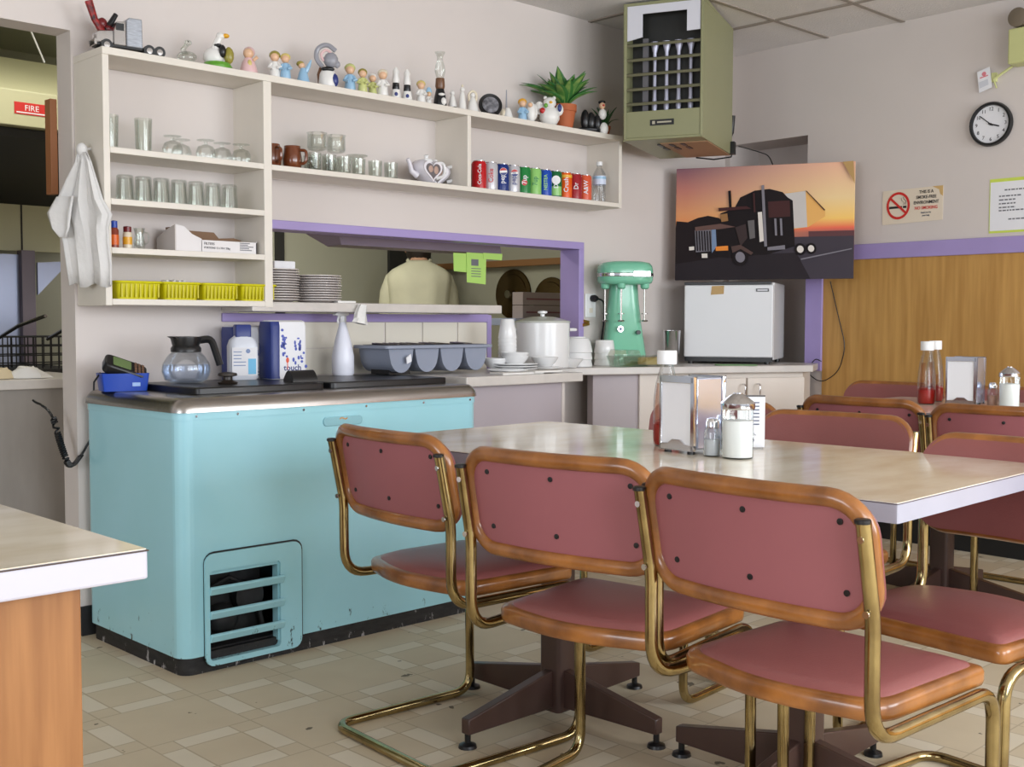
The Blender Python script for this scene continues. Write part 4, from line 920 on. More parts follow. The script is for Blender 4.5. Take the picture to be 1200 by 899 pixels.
CR_ = paint('can_red', (186, 22, 30), .25); CS = mat('can_silver', (206, 206, 212), .25, metal=.3); CB = paint('can_blue', (26, 50, 120), .25); CG = paint('can_green', (32, 128, 62), .25); CLG = paint('can_light_green', (142, 198, 110), .25); CBL = paint('can_bright_blue', (24, 72, 176), .25); CDG = paint('can_dark_green', (26, 104, 58), .25); CO = paint('can_orange', (228, 92, 20), .25); CM = paint('can_maroon', (158, 34, 44), .25); CY = paint('can_orange_red', (214, 92, 60), .25)
pos = [3.345+.0668*i for i in range(11)]
can(0, pos[0], CR_, None, 'Coca-Cola', PAPER, None, 'red soda can with white script, leftmost of the row')
can(1, pos[1], CS, None, 'Coke', P_['red'], None, 'silver soda can with red lettering, second in the row')
can(2, pos[2], CB, None, 'pepsi', PAPER, globe, 'navy soda can with a round emblem, third in the row')
can(3, pos[3], CS, None, 'pepsi', P_['navy'], globe, 'silver soda can with a round emblem, fourth in the row')
can(4, pos[4], CG, None, '7up', PAPER, dot(0, .013, .050, P_['red']), 'green soda can with a red dot, fifth in the row')
can(5, pos[5], CLG, None, '7up', CG, None, 'pale green soda can, sixth in the row')
can(6, pos[6], CBL, None, 'NESTEA', CLG, None, 'bright blue soda can, seventh in the row')
can(7, pos[7], CDG, (CLG, -.9, .9, (.01, .05)), 'Dry', PAPER, dot(0, .020, .078, P_['white'], 'shield'), 'green ginger ale can with a white shield, eighth in the row')
can(8, pos[8], CO, (P_['orange'], -1.2, 1.2, (.095, .108)), 'Crush', PAPER, None, 'orange soda can, ninth in the row')
can(9, pos[9], CM, None, 'Dr', PAPER, None, 'maroon soda can, second from the right in the row')
can(10, pos[10], CY, None, 'A&W', PAPER, None, 'orange-red soda can with white lettering, rightmost beside the water bottle')
wb = thing('water_bottle', 'clear plastic water bottle at the right end of the row of cans', 'bottle', (4.115, 3.645, 1.63))
MB().lathe([(.026, 0), (.030, .006), (.028, .02), (.030, .035), (.028, .05), (.030, .065), (.029, .085), (.031, .095), (.031, .12), (.028, .138), (.016, .160), (.012, .166), (.012, .180)], seg=22).build('bottle', PLASTIC, wb)
MB().lathe([(.0315, .085), (.0315, .125)], seg=22, cap=False).build('label', mat('pale_blue_label', (206, 216, 236), .4), wb); MB().lathe([(.0318, .110), (.0318, .122)], seg=22, cap=False).build('label_stripe', P_['blue'], wb)
MB().lathe([(.0145, .174), (.0145, .192), (.004, .193)], seg=16).build('cap', CERAM, wb)
# plates on the hatch shelf
def plates(x, y, n, r, lab, z=1.14):
    for i in range(n):
        if i == 0: p0 = lathe_obj('dinner_plate', [(.002, 0), (r*.6, 0), (r, .010), (r, .0125), (r*.62, .004), (.002, .004)], [mat('plate_white', (216, 208, 204), .35)], lab+', lowest of its stack', 'plate', (x, y, z), 'stacked dinner plates', 28); o = p0
        else: o = p0.copy(); COL.objects.link(o); o.location = (x+random.uniform(-.003, .003), y+random.uniform(-.003, .003), z+.0092*i)
        lv = ('lowest' if i == 0 else 'topmost' if i == n-1 else '%s from the bottom' % (ORD+['twelfth', 'thirteenth', 'fourteenth'])[i]); o['label'] = 'white dinner plate in the %s stack on the hatch shelf, %s' % (lab, lv); o['group'] = 'stacked dinner plates, '+lab
plates(2.365, 3.70, 13, .092, 'left'); plates(2.555, 3.70, 11, .092, 'right')
tag(MB().b2((2.335, 3.65, 1.2645), (2.425, 3.74, 1.292)).build('napkin_stack', PAPER, None, False, .003), 'small white block of napkins lying on the left plate stack', 'napkins')

# ================================================================== ITEMS ON THE FREEZER
bn = thing('card_terminal', 'black card terminal with a green screen standing tilted in a blue tray on the freezer', 'card terminal', (1.725, 3.61, .8415), -.25)
k = MB(); k.T = Matrix.Translation((-.012, .012, .028)) @ Matrix.Rotation(math.radians(20), 4, 'Y') @ Matrix.Rotation(math.radians(30), 4, 'X'); k.prism(rrect(.140, .075, .02, 4), .034, .070); tm = k.build('casing', BLACKP, bn, bevel=.006)
k = MB(); k.T = Matrix.Translation((-.012, .012, .028)) @ Matrix.Rotation(math.radians(20), 4, 'Y') @ Matrix.Rotation(math.radians(30), 4, 'X'); k.prism(rrect(.06, .05, .004, 2, -.015, 0), .070, .0716); k.build('screen', mat('green_lcd', (112, 136, 84), .3), tm, False)
k = MB(); k.T = Matrix.Translation((-.012, .012, .028)) @ Matrix.Rotation(math.radians(20), 4, 'Y') @ Matrix.Rotation(math.radians(30), 4, 'X')
for i in range(3):
    for j in range(4): k.box((.03+i*.012, -.024+j*.016, .071), (.008, .011, .004))
k.build('keypad', mat('brown_keys', (120, 90, 70), .5), tm, False)
MB().tube([(-.07, -.0, .06), (-.092, -.01, .03), (-.095, -.02, .004)], .003, 6).build('cable', BLACKP, bn)
tb2 = thing('blue_tray', 'blue plastic tray holding the card terminal on the freezer\u2019s left end', 'tray', (1.725, 3.61, .8415), -.25)
rings = [[(x, y, z) for x, y in rrect(wd, ht, .008, 2)] for wd, ht, z in ((.138, .095, 0), (.152, .105, .058), (.145, .098, .058), (.132, .088, .004))]
MB().loft(rings).build('tray', BLUE, tb2); k = MB(); k.b2((.02, -.0525, .016), (.045, -.0500, .028)); k.build('sticker', mat('pale_blue_sticker', (150, 180, 226), .5), tb2, False)
cf = thing('coffee_pot', 'round glass coffee pot of water with black collar and handle on the freezer', 'coffee pot', (1.905, 3.52, .862), .15)
prof = [(.045, 0), (.070, .012), (.080, .040), (.077, .065), (.060, .092), (.046, .106), (.046, .118)]
MB().lathe(prof, seg=28).build('glass_bowl', glass('pot_glass', (246, 248, 250), .5), cf)
MB().lathe([(.002, .004), (.043, .004), (.067, .014), (.077, .040), (.075, .062), (.002, .062)], seg=28).build('water', glass('water', (236, 242, 252), .5, .05), cf)
MB().lathe([(.040, .104), (.050, .106), (.050, .118), (.044, .126), (.050, .150), (.050, .156), (.002, .158)], seg=24).build('collar', BLACKP, cf)
MB().tube(arcpath([(.03, -.01, .142), (.080, -.03, .150), (.095, -.035, .105), (.108, -.04, .060)], .02, 4), .0125, 8).build('handle', BLACKP, cf)
k = MB(); k.prism([(-.04, .146), (-.062, .157), (-.05, .158), (-.03, .157)], -.018, .018, axis='y'); k.build('pour_lip', BLACKP, cf)
cl = thing('cleaner_bottle', 'white cleaner bottle with a blue cap beside the paper towel packs', 'bottle', (2.185, 3.63, .862), -.3)
k = MB(); k.loft([[(x, y, z) for x, y in rrect(wd, ht, .02, 4)] for wd, ht, z in ((.096, .06, 0), (.104, .066, .01), (.104, .066, .12), (.09, .056, .142), (.05, .04, .16))]); k.build('bottle', mat('milky_plastic', (216, 220, 230), .3), cl)
k = MB(); k.loft([[(x, y, z) for x, y in rrect(wd, ht, .006, 3)] for wd, ht, z in ((.056, .046, .152), (.056, .046, .192), (.050, .040, .196))]); k.build('cap', NAVY, cl)
k = MB(); k.b2((-.045, -.0345, .015), (.045, -.0335, .115)); lb = k.build('label', PAPER, cl, False)
k = MB(); k.b2((.012, -.0352, .02), (.04, -.0344, .075)); k.build('label_panel', mat('sky_blue_print', (110, 186, 226), .5), lb, False)
k = MB(); disc(k, (.012, .102), .008, -.0352, -.0344, seg=14)
for q in range(5): k.b2((-.04, -.0352, .05+.012*q), (-.04+random.uniform(.025, .045), -.0344, .053+.012*q))
k.build('label_print', mat('blue_grey_print', (120, 140, 180), .5), lb, False)
def towelpack(loc, rz, lab):
    o = thing('paper_towel_pack', lab, 'paper towel pack', loc, rz, 'paper towel packs')
    k = MB(); k.loft([[(x, y, z) for x, y in rrect(wd, ht, .012, 3)] for wd, ht, z in ((.135, .10, 0), (.14, .105, .01), (.14, .105, .19), (.138, .09, .206), (.134, .05, .212))]); pk = k.build('wrapper', PAPER, o)
    k = MB(); k.loft([[(x, y, z) for x, y in rrect(wd, ht, .010, 3, -.052)] for wd, ht, z in ((.038, .107, .002), (.039, .1075, .19), (.038, .094, .207))]); k.build('navy_side', NAVY, o)
    k = MB(); rnd = random.Random(3)
    for q in range(46):
        left = q % 2; x = rnd.gauss(.042, .014) if not left else rnd.gauss(-.022, .006); z = rnd.gauss(.10, .028) if not left else rnd.gauss(.13, .02)
        if x > .066 or x < -.032: continue
        disc(k, (x, z), rnd.uniform(.002, .006), -.0535, -.0524, seg=7, r2=rnd.uniform(.003, .009))
    k.build('blue_floral_print', mat('blue_floral', (72, 88, 176), .5), pk, False)
    text_mb('lettering', 'touch', .030, NAVY, pk, (.012, -.0530, .040), bold=.0005)
    k = MB(); disc(k, (-.008, .068), .006, -.0535, -.0524, seg=12, r2=.010); k.b2((-.0095, -.0535, .034), (-.0065, -.0524, .06)); k.build('red_flower', mat('red_flower_print', (222, 84, 50), .5), pk, False)
towelpack((2.335, 3.60, .862), -.12, 'white and navy paper towel pack with blue floral print, front of two'); towelpack((2.25, 3.72, .842), -.12, 'white paper towel pack behind the blue-capped cleaner bottle')
sb = thing('spray_bottle', 'tall white spray bottle standing at the back of the freezer', 'bottle', (2.645, 3.66, .862), .2)
MB().lathe([(.038, 0), (.043, .008), (.043, .075), (.032, .13), (.016, .19), (.012, .212)], seg=22).build('bottle', mat('pale_translucent_plastic', (232, 234, 246), .3), sb)
MB().lathe([(.015, .205), (.015, .228), (.01, .232)], seg=14).build('collar', CERAM, sb); k = MB(); k.prism([(-.05, .236), (-.02, .25), (.02, .25), (.03, .232), (.0, .226), (-.045, .232)], -.010, .010, axis='y'); k.build('nozzle_head', CERAM, sb, bevel=.003); MB().tube([(-.02, 0, .232), (-.028, 0, .212), (-.024, 0, .2)], .004, 6).build('trigger', CERAM, sb)
k = MB(); rings = [[((.03-.004*j)*math.cos(2*PI*q/14)*(1+.25*math.sin(3*q+j)), (.02)*math.sin(2*PI*q/14)*(1+.2*math.cos(4*q)), .018*j) for q in range(14)] for j in range(5)]
k.loft(rings); o = k.build('crumpled_napkin', PAPERW); o.location = (2.655, 3.566, 1.062); o.rotation_euler = (0, .2, 0); tag(o, 'crumpled white napkin at the front edge of the hatch shelf above the spray bottle', 'napkin')
tag(MB().prism([(2.58, 3.60), (2.66, 3.595), (2.67, 3.66), (2.60, 3.68)], 1.140, 1.148).build('folded_napkin', PAPERW, None, False), 'folded white napkin lying on the hatch shelf right of the plates', 'napkin')
# cutlery tray
cu = thing('cutlery_bin', 'grey plastic cutlery bin with scalloped compartments between freezer and counter', 'cutlery bin', (3.005, 3.60, .8635))
cu.scale = (.87, .95, .95)
k = MB(); k.T = Matrix.Translation((0, 0, 0))
for i in range(4):
    x0 = -.30+i*.15; P = [(x0+.004, .108)] + [(x0+.075-.066*math.cos(PI*q/12), .108-.10*math.sin(PI*q/12) ** .7) for q in range(1, 12)] + [(x0+.146, .108)]
    rings = [[(p[0], y, p[1]) for p in P] for y in (-.10, .10)]; k.loft(rings)
k.build('compartment', GREYP, cu)
k = MB(); k.prism(rrect(.645, .235, .02, 4), .106, .120); k.build('rim', GREYP, cu, bevel=.003)
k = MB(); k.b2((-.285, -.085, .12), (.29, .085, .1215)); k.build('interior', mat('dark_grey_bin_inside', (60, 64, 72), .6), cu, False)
k = MB()
for q in range(14): x = random.uniform(-.26, .26); k.tube([(x, -.06, .122), (x+random.uniform(-.02, .02), .05, .126)], .004, 6)
kq = k.build('cutlery', STEEL, cu); kq['kind'] = 'stuff'; k = MB(); k.prism([(-.215, .07), (-.19, .085), (-.185, .055), (-.21, .045)], -.122, -.118, axis='y'); k.build('paper_tag', PAPER, cu, False)
k = MB(); k.b2((-.26, -.06, 0), (-.14, .06, .02)); k.build('base_block', BLACKP, cu, False)

# ================================================================== COUNTER ITEMS
def stackcups(name, loc, prof, n, dz, lab, grp, m=CERAM, cat='cup', invert=False):
    for i in range(n):
        if i == 0: c0 = lathe_obj(name, prof, m, lab+', lowest in its stack', cat, loc, grp); o = c0
        else: o = c0.copy(); COL.objects.link(o); o.location = (loc[0], loc[1], loc[2]+dz*i)
        o['label'] = lab+(', lowest of the stack' if i == 0 else ', top of the stack' if i == n-1 else ', %s from the bottom of the stack' % ORD[i]); o['group'] = grp
# enamel pot
ep = thing('enamel_pot', 'large white enamel stock pot with a lid standing in the hatch corner', 'pot', (3.755, 3.665, .86))
MB().lathe([(.115, 0), (.122, .006), (.124, .205), (.129, .208), (.121, .21)], seg=36).build('pot_body', CERAM, ep); MB().lathe([(.128, .208), (.124, .214), (.06, .232), (.004, .236)], seg=36).build('lid', mat('pale_green_lid', (196, 200, 190), .2), ep)
MB().lathe([(.010, .234), (.010, .244), (.022, .250), (.022, .258), (.006, .262)], seg=16).build('lid_knob', CERAM, ep)
for sd in (1, -1):
    k = MB(); k.T = Matrix.Rotation(math.radians(-40+180*(sd < 0)), 4, 'Z'); k.tube(arcpath([(.12, -.035, .175), (.15, -.03, .175), (.15, .03, .175), (.12, .035, .175)], .015, 4), .007, 8); k.build('handle', CERAM, ep)
tag(MB().lathe([(.002, 0), (.06, 0), (.085, .012), (.085, .015), (.06, .005), (.002, .005)], (3.30, 3.42, .86), 28).build('side_plate', CERAM), 'white side plate under the bowls left of the paper cup stack', 'plate')
bowlp = [(.002, 0), (.03, 0), (.055, .030), (.060, .042), (.057, .042), (.052, .032), (.028, .005), (.002, .005)]
o = stackcups('serving_plate', (3.42, 3.50, .86), [(.002, 0), (.06, 0), (.098, .012), (.098, .015), (.06, .005), (.002, .005)], 3, .010, 'white plate in the stack under the paper cups', 'plates under the cups', cat='plate')
stackcups('soup_bowl', (3.42, 3.50, .885), bowlp, 2, .014, 'white soup bowl on the plate stack', 'bowls on the plate stack', cat='bowl')
cupp = [(.026, 0), (.040, .002), (.029, .075), (.027, .078), (.002, .078)]
stackcups('paper_cup', (3.462, 3.59, .915), [(.040, 0), (.041, .003), (.029, .080), (.027, .084), (.002, .084)], 6, .0165, 'upturned cup left of the pot', 'tall cup stack')
b1 = lathe_obj('soup_bowl', bowlp, CERAM, 'white soup bowl at the counter step in front of the upturned bowls', 'bowl', (3.87, 3.60, .861), 'soup bowls on the counter')
for x, y, z, lb in ((3.60, 3.50, .875, 'white soup bowl on a plate in front of the enamel pot'), (3.36, 3.56, .875, 'white soup bowl beside the right end of the grey cutlery bin')):
    c = b1.copy(); COL.objects.link(c); c.location = (x, y, z); c['label'] = lb
stackcups('serving_plate', (3.60, 3.50, .861), [(.002, 0), (.05, 0), (.08, .010), (.08, .013), (.05, .004), (.002, .004)], 1, .01, 'white plate under the bowl in front of the enamel pot', 'plates in front of the pot', cat='plate')
inv = [(.066, 0), (.068, .003), (.060, .05), (.052, .066), (.040, .070), (.040, .074), (.002, .074)]
stackcups('upturned_bowl', (3.985, 3.67, .861), [(r_*1.15, z_) for r_, z_ in inv], 3, .033, 'upturned white bowl right of the enamel pot', 'upturned bowl stack', cat='bowl')
stackcups('upturned_cup', (4.20, 3.68, .861), [(.050, 0), (.051, .003), (.043, .058), (.040, .062), (.002, .062)], 3, .030, 'upturned white cup beside the mint mixer', 'upturned cup stack')
gd = thing('glass_dish', 'long clear glass dish with a lid and yellow butter inside', 'dish', (4.235, 3.50, .861), math.atan2(-.53, 1.09)+.25)
rings = [[(x, y, z) for x, y in rrect(wd, ht, .03, 4)] for wd, ht, z in ((.29, .10, 0), (.31, .12, .045), (.32, .13, .05), (.304, .114, .05), (.28, .09, .006))]
MB().loft(rings).build('dish', GLASSG, gd); MB().prism(rrect(.11, .075, .015, 3, .075), .006, .042).build('butter', mat('butter', (226, 196, 120), .6), gd, bevel=.006)
MB().prism([(-.15, .05), (-.02, .05), (-.03, .078), (-.13, .082)], -.05, .05, axis='y').build('lid', GLASS, gd, False, .006)
for i, (x0, x1, y, rz, lab) in enumerate(((3.13, 3.36, 3.31, .03, 'folded white paper sheet lying along the counter edge, left one'), (3.30, 3.46, 3.30, -.04, 'folded white paper sheet lying along the counter edge, right one'))):
    k = MB(); k.prism([(x0, y-.04), (x1, y-.04), (x1+.02, y+.05), (x0+.02, y+.06)], .8602+.004*i, .868+.004*i); tag(k.build('folded_paper', PAPERW, None, False, .002), lab, 'paper', 'papers on the counter')
# mixer
mx = thing('milkshake_mixer', 'mint green triple-spindle milkshake mixer with chrome bands on the corner counter', 'mixer', (4.32, 3.66, .86), math.radians(-38))
mx.scale = (1.04, 1.04, 1.07)
k = MB(); k.loft([[(x, y, z) for x, y in rrect(wd, ht, r_, 5, 0, cy_)] for wd, ht, r_, z, cy_ in ((.20, .17, .03, 0, 0), (.205, .175, .035, .01, 0), (.195, .15, .04, .05, .01), (.165, .115, .04, .18, .02), (.14, .10, .04, .30, .025), (.13, .10, .04, .38, .025))]); k.build('column', GREEN, mx)
k = MB(); rings = []
for s_, z in ((.80, .365), (.95, .372), (1.0, .385), (1.0, .43), (.97, .448), (.88, .462), (.6, .470), (.2, .472)):
    rings.append([(.128*s_*math.copysign(abs(math.cos(a)) ** .7, math.cos(a)), -.01+.098*s_*math.copysign(abs(math.sin(a)) ** .7, math.sin(a)), z) for a in [2*PI*q/36 for q in range(36)]])
k.loft(rings); k.build('motor_housing', GREEN, mx, ang=70)
k = MB(); rings = [[(.1285*1.006*math.copysign(abs(math.cos(a)) ** .7, math.cos(a)), -.01+.099*math.copysign(abs(math.sin(a)) ** .7, math.sin(a)), z) for a in [2*PI*q/36 for q in range(36)]] for z in (.400, .404, .412, .416)]; k.loft(rings, cap=False); k.build('chrome_band', CHROME, mx, solid=.002)
k = MB(); k.b2((.02, -.1125, .398), (.10, -.107, .424)); k.build('name_plate', CHROME, mx, False, .002)
for x, y in ((-.03, -.075), (.085, -.055), (-.095, -.02)):
    MB().lathe([(.022, .372), (.020, .35), (.012, .344)], (x, y, 0), 14).build('spindle_boss', GREEN, mx)
    k = MB(); k.tube([(x, y, .35), (x, y, .20)], .0045, 8); k.lathe([(.016, .232), (.016, .235)], (x, y, 0), 12); k.lathe([(.014, .198), (.016, .202), (.014, .205)], (x, y, 0), 12); k.build('spindle', STEEL, mx)
k = MB(); disc(k, (-.03, .165), .014, -.066, -.05, seg=18); k.build('round_badge', CHROME, mx); k = MB(); disc(k, (-.03, .165), .007, -.068, -.066, seg=12); k.build('badge_centre', P_['navy'], mx, False)
k = MB(); disc(k, (.055, .150), .010, -.068, -.05, seg=14); k.build('switch', BLACKP, mx)
o = thing('malt_cup', 'tall shiny steel malt cup left of the small fridge', 'cup', (4.615, 3.60, .86))
MB().lathe([(.034, 0), (.036, .004), (.046, .165), (.048, .168), (.044, .168), (.036, .01), (.002, .006)], seg=24).build('cup', CHROME, o)
ot = thing('wall_outlet', 'white wall outlet beside the purple hatch frame', 'outlet', (4.225, D-.001, 1.15))
MB().b2((-.038, -.006, -.058), (.038, 0, .058)).build('cover_plate', CERAM, ot, False, .003); k = MB(); k.b2((-.012, -.008, -.035), (.012, -.006, -.012)); k.build('socket', mat('socket_cream', (222, 214, 200), .4), ot, False)
pg = thing('power_plug', 'black plug and cord running from the wall outlet to the mint mixer', 'plug')
MB().lathe([(.016, 0), (.018, -.02), (.010, -.035)], (4.232, D-.008, 1.185), 14, axis='y').build('plug', BLACKP, pg); MB().tube(arcpath([(4.232, D-.04, 1.185), (4.27, D-.05, 1.175), (4.30, D-.03, 1.10), (4.285, D-.02, .95), (4.27, D-.03, .865)], .04, 5), .0045, 8).build('cord', BLACKP, pg)
k = MB(); k.tube([(4.16, D-.015, 1.055), (4.20, D-.015, 1.06)], .008, 8); k.tube([(4.165, D-.015, 1.075), (4.2, D-.015, 1.07)], .007, 8); tag(k.build('brass_latch', mat('brass_latch_metal', (190, 140, 70), .3, metal=.8)), 'small brass catch on the wall below the outlet', 'latch')
k = MB(); k.prism(rrect(.20, .11, .02, 3), 0, .004); o = k.build('green_mat', mat('green_cloth', (120, 158, 110), .8)); o.location = (4.70, 3.27, .861); o.rotation_euler = (0, 0, -.9); tag(o, 'pale green cloth lying on the cabinet top before the small fridge', 'cloth')

# ================================================================== TABLE SETS
def ketchup(loc, lab, cap=CERAM):
    o = thing('ketchup_bottle', lab, 'bottle', loc, 0, 'ketchup bottles')
    pr_ = [(.030, 0), (.034, .006), (.035, .05), (.033, .12), (.028, .16), (.018, .198), (.016, .215)]
    MB().lathe(pr_, seg=24).build('bottle', PLASTIC, o)
    MB().lathe([(.002, .003), (.029, .003), (.0325, .012), (.0335, .055), (.025, .062), (.002, .056)], seg=24).build('ketchup', KETCHUP, o)
    k = MB()
    for a0, a1, z1 in ((2.7, 3.4, .17), (3.7, 4.2, .11), (5.3, 5.9, .14)):
        rr = [(.0342, .055), (.0338, .09), (.0318, .12), (.027, .16)]
        rings = [[(r_*math.cos(a0+(a1-a0)*q/6), r_*math.sin(a0+(a1-a0)*q/6), min(z, z1)) for q in range(7)] for r_, z in rr if z <= z1+.03]
        k.loft(rings, cap=False, closed=False)
    k.build('ketchup_smear', SMEAR, o)
    MB().lathe([(.025, .208), (.0255, .212), (.0255, .240), (.024, .243), (.002, .243)], seg=24).build('cap', cap, o); return o
def napkin_box(loc, rz, lab):
    o = thing('napkin_dispenser', lab, 'napkin dispenser', loc, rz, 'napkin dispensers'); NW, ND, NH = .112, .112, .183
    k = MB(); k.b2((0, .012, .012), (NW, ND-.012, NH)); k.build('chrome_body', mat('polished_dispenser_side', (196, 204, 226), .12, metal=.75), o, False, .004)
    for y0, y1 in ((0, .012), (ND-.012, ND)):
        k = MB(); k.b2((0, y0, .008), (.006, y1, NH+.002)); k.b2((NW-.010, y0, .008), (NW, y1, NH+.002)); k.b2((0, y0, NH-.014), (NW, y1, NH+.002))
        k.prism([(0, .008), (NW, .008), (NW, .022), (NW*.75, .024), (NW*.62, .034), (NW*.38, .034), (NW*.25, .024), (0, .022)], y0, y1, axis='y'); k.build('face_frame', CHROME, o, False, .0015)
    for y0, y1 in ((.004, .011), (ND-.011, ND-.004)): k = MB(); k.b2((.006, y0, .012), (NW-.010, y1, NH-.014)); k.build('napkin_pack', PAPER, o, False)
    for x in (.015, NW-.02):
        for y in (.015, ND-.015): MB().lathe([(.009, 0), (.009, .013)], (x, y, 0), 10).build('foot', BLACKP, o)
    return o
def shaker(loc, fill, lab, name='pepper_shaker', h=.092):
    o = thing(name, lab, 'shaker', loc, 0, 'small shakers')
    MB().lathe([(.019, 0), (.0205, .004), (.0205, .055), (.017, .066), (.014, .070)], seg=16).build('jar', GLASS, o); MB().lathe([(.002, .003), (.018, .003), (.0185, .04), (.002, .04)], seg=16).build('contents', fill, o)
    MB().lathe([(.0155, .066), (.016, .080), (.012, .089), (.002, .0915)], seg=16).build('lid', CHROME, o)
def sugar(loc, lab):
    o = thing('sugar_jar', lab, 'sugar jar', loc, 0, 'sugar jars')
    MB().lathe([(.034, 0), (.0365, .004), (.0365, .118)], seg=26).build('jar', GLASS, o); MB().lathe([(.002, .004), (.034, .004), (.0345, .088), (.002, .091)], seg=26).build('sugar', SUGAR, o)
    MB().lathe([(.0385, .114), (.0395, .118), (.0395, .128), (.036, .132), (.018, .146), (.010, .150), (.010, .152), (.002, .152)], seg=26).build('lid', CHROME, o)
TZ = .755
ketchup((2.335, 1.835, TZ), 'nearly empty ketchup bottle with a white cap on the near table')
nb = math.atan2(-.96, -.28)
napkin_box((2.215, 1.762, TZ), math.atan2(-.99, -.12), 'chrome napkin dispenser full of white napkins on the near table')
shaker((2.225, 1.612, TZ), mat('pale_salt', (206, 208, 214), .9), 'small glass shaker between napkin dispenser and sugar jar on the near table')
shaker((2.315, 1.625, TZ), PEPPER, 'pepper shaker half hidden behind the small glass shaker on the near table')
sugar((2.235, 1.548, TZ), 'glass sugar jar with a steel cone lid on the near table')
mc = thing('menu_card', 'white menu card with small dark print standing behind the near sugar jar', 'card', (2.425, 1.640, TZ), math.atan2(-.75, .66)+.05)
k = MB(); k.prism([(-.03, -.006), (.03, -.006), (.03, .006), (-.03, .006)], 0, .005); k.build('stand_foot', PLASTIC, mc, False)
k = MB(); k.b2((-.034, -.0015, .004), (.034, .0015, .132)); mcc = k.build('card', PAPER, mc, False)
k = MB(); k.b2((-.034, -.003, .130), (.034, .003, .134)); k.build('holder_edge', mat('dark_holder_edge', (90, 86, 84), .4), mc, False)
k = MB()
for q in range(7): k.b2((.004, -.0022, .060+.009*q), (.020, -.0014, .063+.009*q))
k.b2((-.02, -.0022, .05), (.0, -.0014, .053)); disc(k, (.002, .022), .006, -.0022, -.0014); k.tube([(-.006, -.002, .034), (.004, -.002, .040), (.012, -.002, .034)], .002, 5, flat=.3); k.build('card_print', mat('slate_print', (90, 96, 116), .6), mcc, False)
ketchup((4.27, 2.085, TZ), 'ketchup bottle with a white cap, left one on the table by the wall'); ketchup((4.44, 2.135, TZ), 'ketchup bottle behind the far napkin dispenser on the table by the wall')
napkin_box((4.23, 1.99, TZ), math.atan2(-.95, .12), 'chrome napkin dispenser on the table by the oak panelling')
shaker((4.36, 1.865, TZ), mat('salmon_spice', (196, 150, 130), .9), 'small shaker beside the far napkin dispenser'); shaker((4.40, 1.835, TZ), SUGAR, 'salt shaker beside the far sugar jar')
sugar((4.33, 1.79, TZ), 'glass sugar jar with a steel lid on the table by the wall')

# ================================================================== SHELF-TOP FIGURINES
ZT = 1.945
def fig(name, label, cat, x, parts, y=3.635, rz=-.6, group='figurines on the shelf top'):
    o = thing(name, label, cat, (x, y, ZT), rz, group)
    for nm, m, ops in parts:
        k = MB()
        for op in ops:
            if op[0] == 'l': k.lathe(op[1], op[2] if len(op) > 2 else (0, 0, 0), 16)
            elif op[0] == 's': k.ball(op[1], op[2], 12)
            elif op[0] == 'b': k.b2(op[1], op[2])
            elif op[0] == 't': k.tube(op[1], op[2], 8)
        k.build(nm, P_[m] if isinstance(m, str) else m, o)
    return o
# toy truck, nose to the left
tt = thing('toy_truck', 'chrome toy truck with red and black boom on the shelf top', 'toy truck', (1.775, 3.66, ZT), -.12)
k = MB(); k.b2((-.10, -.026, .016), (.125, .026, .026)); k.build('chassis', BLACKP, tt, False, .002)
k = MB(); k.prism([(-.10, .026), (-.10, .058), (-.092, .064), (-.045, .070), (-.045, .026)], -.024, .024, axis='y'); k.build('bonnet', CHROME, tt, False, .003)
k = MB(); k.prism([(-.045, .024), (-.045, .07), (-.035, .100), (-.005, .104), (-.005, .024)], -.028, .028, axis='y'); k.build('cab', CHROME, tt, False, .003)
k = MB(); k.b2((-.039, -.0285, .072), (-.012, .0285, .095)); k.build('cab_window', BLACKP, tt, False)
k = MB(); k.prism([(-.004, .024), (-.004, .108), (.005, .118), (.048, .118), (.050, .024)], -.029, .029, axis='y'); k.build('sleeper', mat('silver_grille_panel', (176, 180, 188), .3, metal=.6, var=.3, scale=60, stretch=(1, 1, 6)), tt, False, .003)
k = MB(); k.tube([(-.101, -.02, .03), (-.101, .02, .03)], .006); k.b2((-.108, -.027, .018), (-.100, .027, .036)); k.build('bumper', CHROME, tt)
for x in (-.07, .07, .105):
    for sd in (1, -1):
        k = MB(); k.lathe([(.006, -.008), (.019, -.008), (.019, .008), (.006, .008)], (x, .026*sd, .019), 16, axis='y'); wv = k.build('wheel', BLACKP, tt)
        k = MB(); k.lathe([(.002, -.0095), (.010, -.009), (.010, .009), (.002, .0095)], (x, .026*sd, .019), 12, axis='y'); k.build('hub', CHROME, wv)
k = MB(); k.tube([(-.06, .02, .06), (-.09, .025, .11), (-.108, .025, .165)], [.012, .011, .013]); k.build('red_boom', mat('red_black_boom', (170, 36, 34), .35, var=.9, scale=60, rgb2=(30, 20, 22)), tt)
k = MB(); k.tube([(-.06, .025, .07), (-.04, .025, .10), (-.02, .025, .135)], [.008, .01, .008]); k.build('black_boom', P_['black'], tt); k = MB(); k.ball((-.065, .025, .10), (.016, .012, .018)); k.ball((-.045, .025, .085), (.014, .012, .014)); k.build('red_load', P_['darkred'], tt)
fig('crystal_bird', 'small clear crystal bird right of the toy truck', 'figurine', 1.985, [('body', GLASSG, [('s', (0, 0, .024), (.034, .018, .02)), ('t', [(-.005, 0, .03), (-.012, 0, .05), (0, 0, .065)], [.011, .009, .007]), ('s', (.004, 0, .072), (.013, .010, .010)), ('b', (-.03, -.014, 0), (.03, .014, .006))]), ('eye', 'black', [('s', (.006, -.009, .074), .002)])])
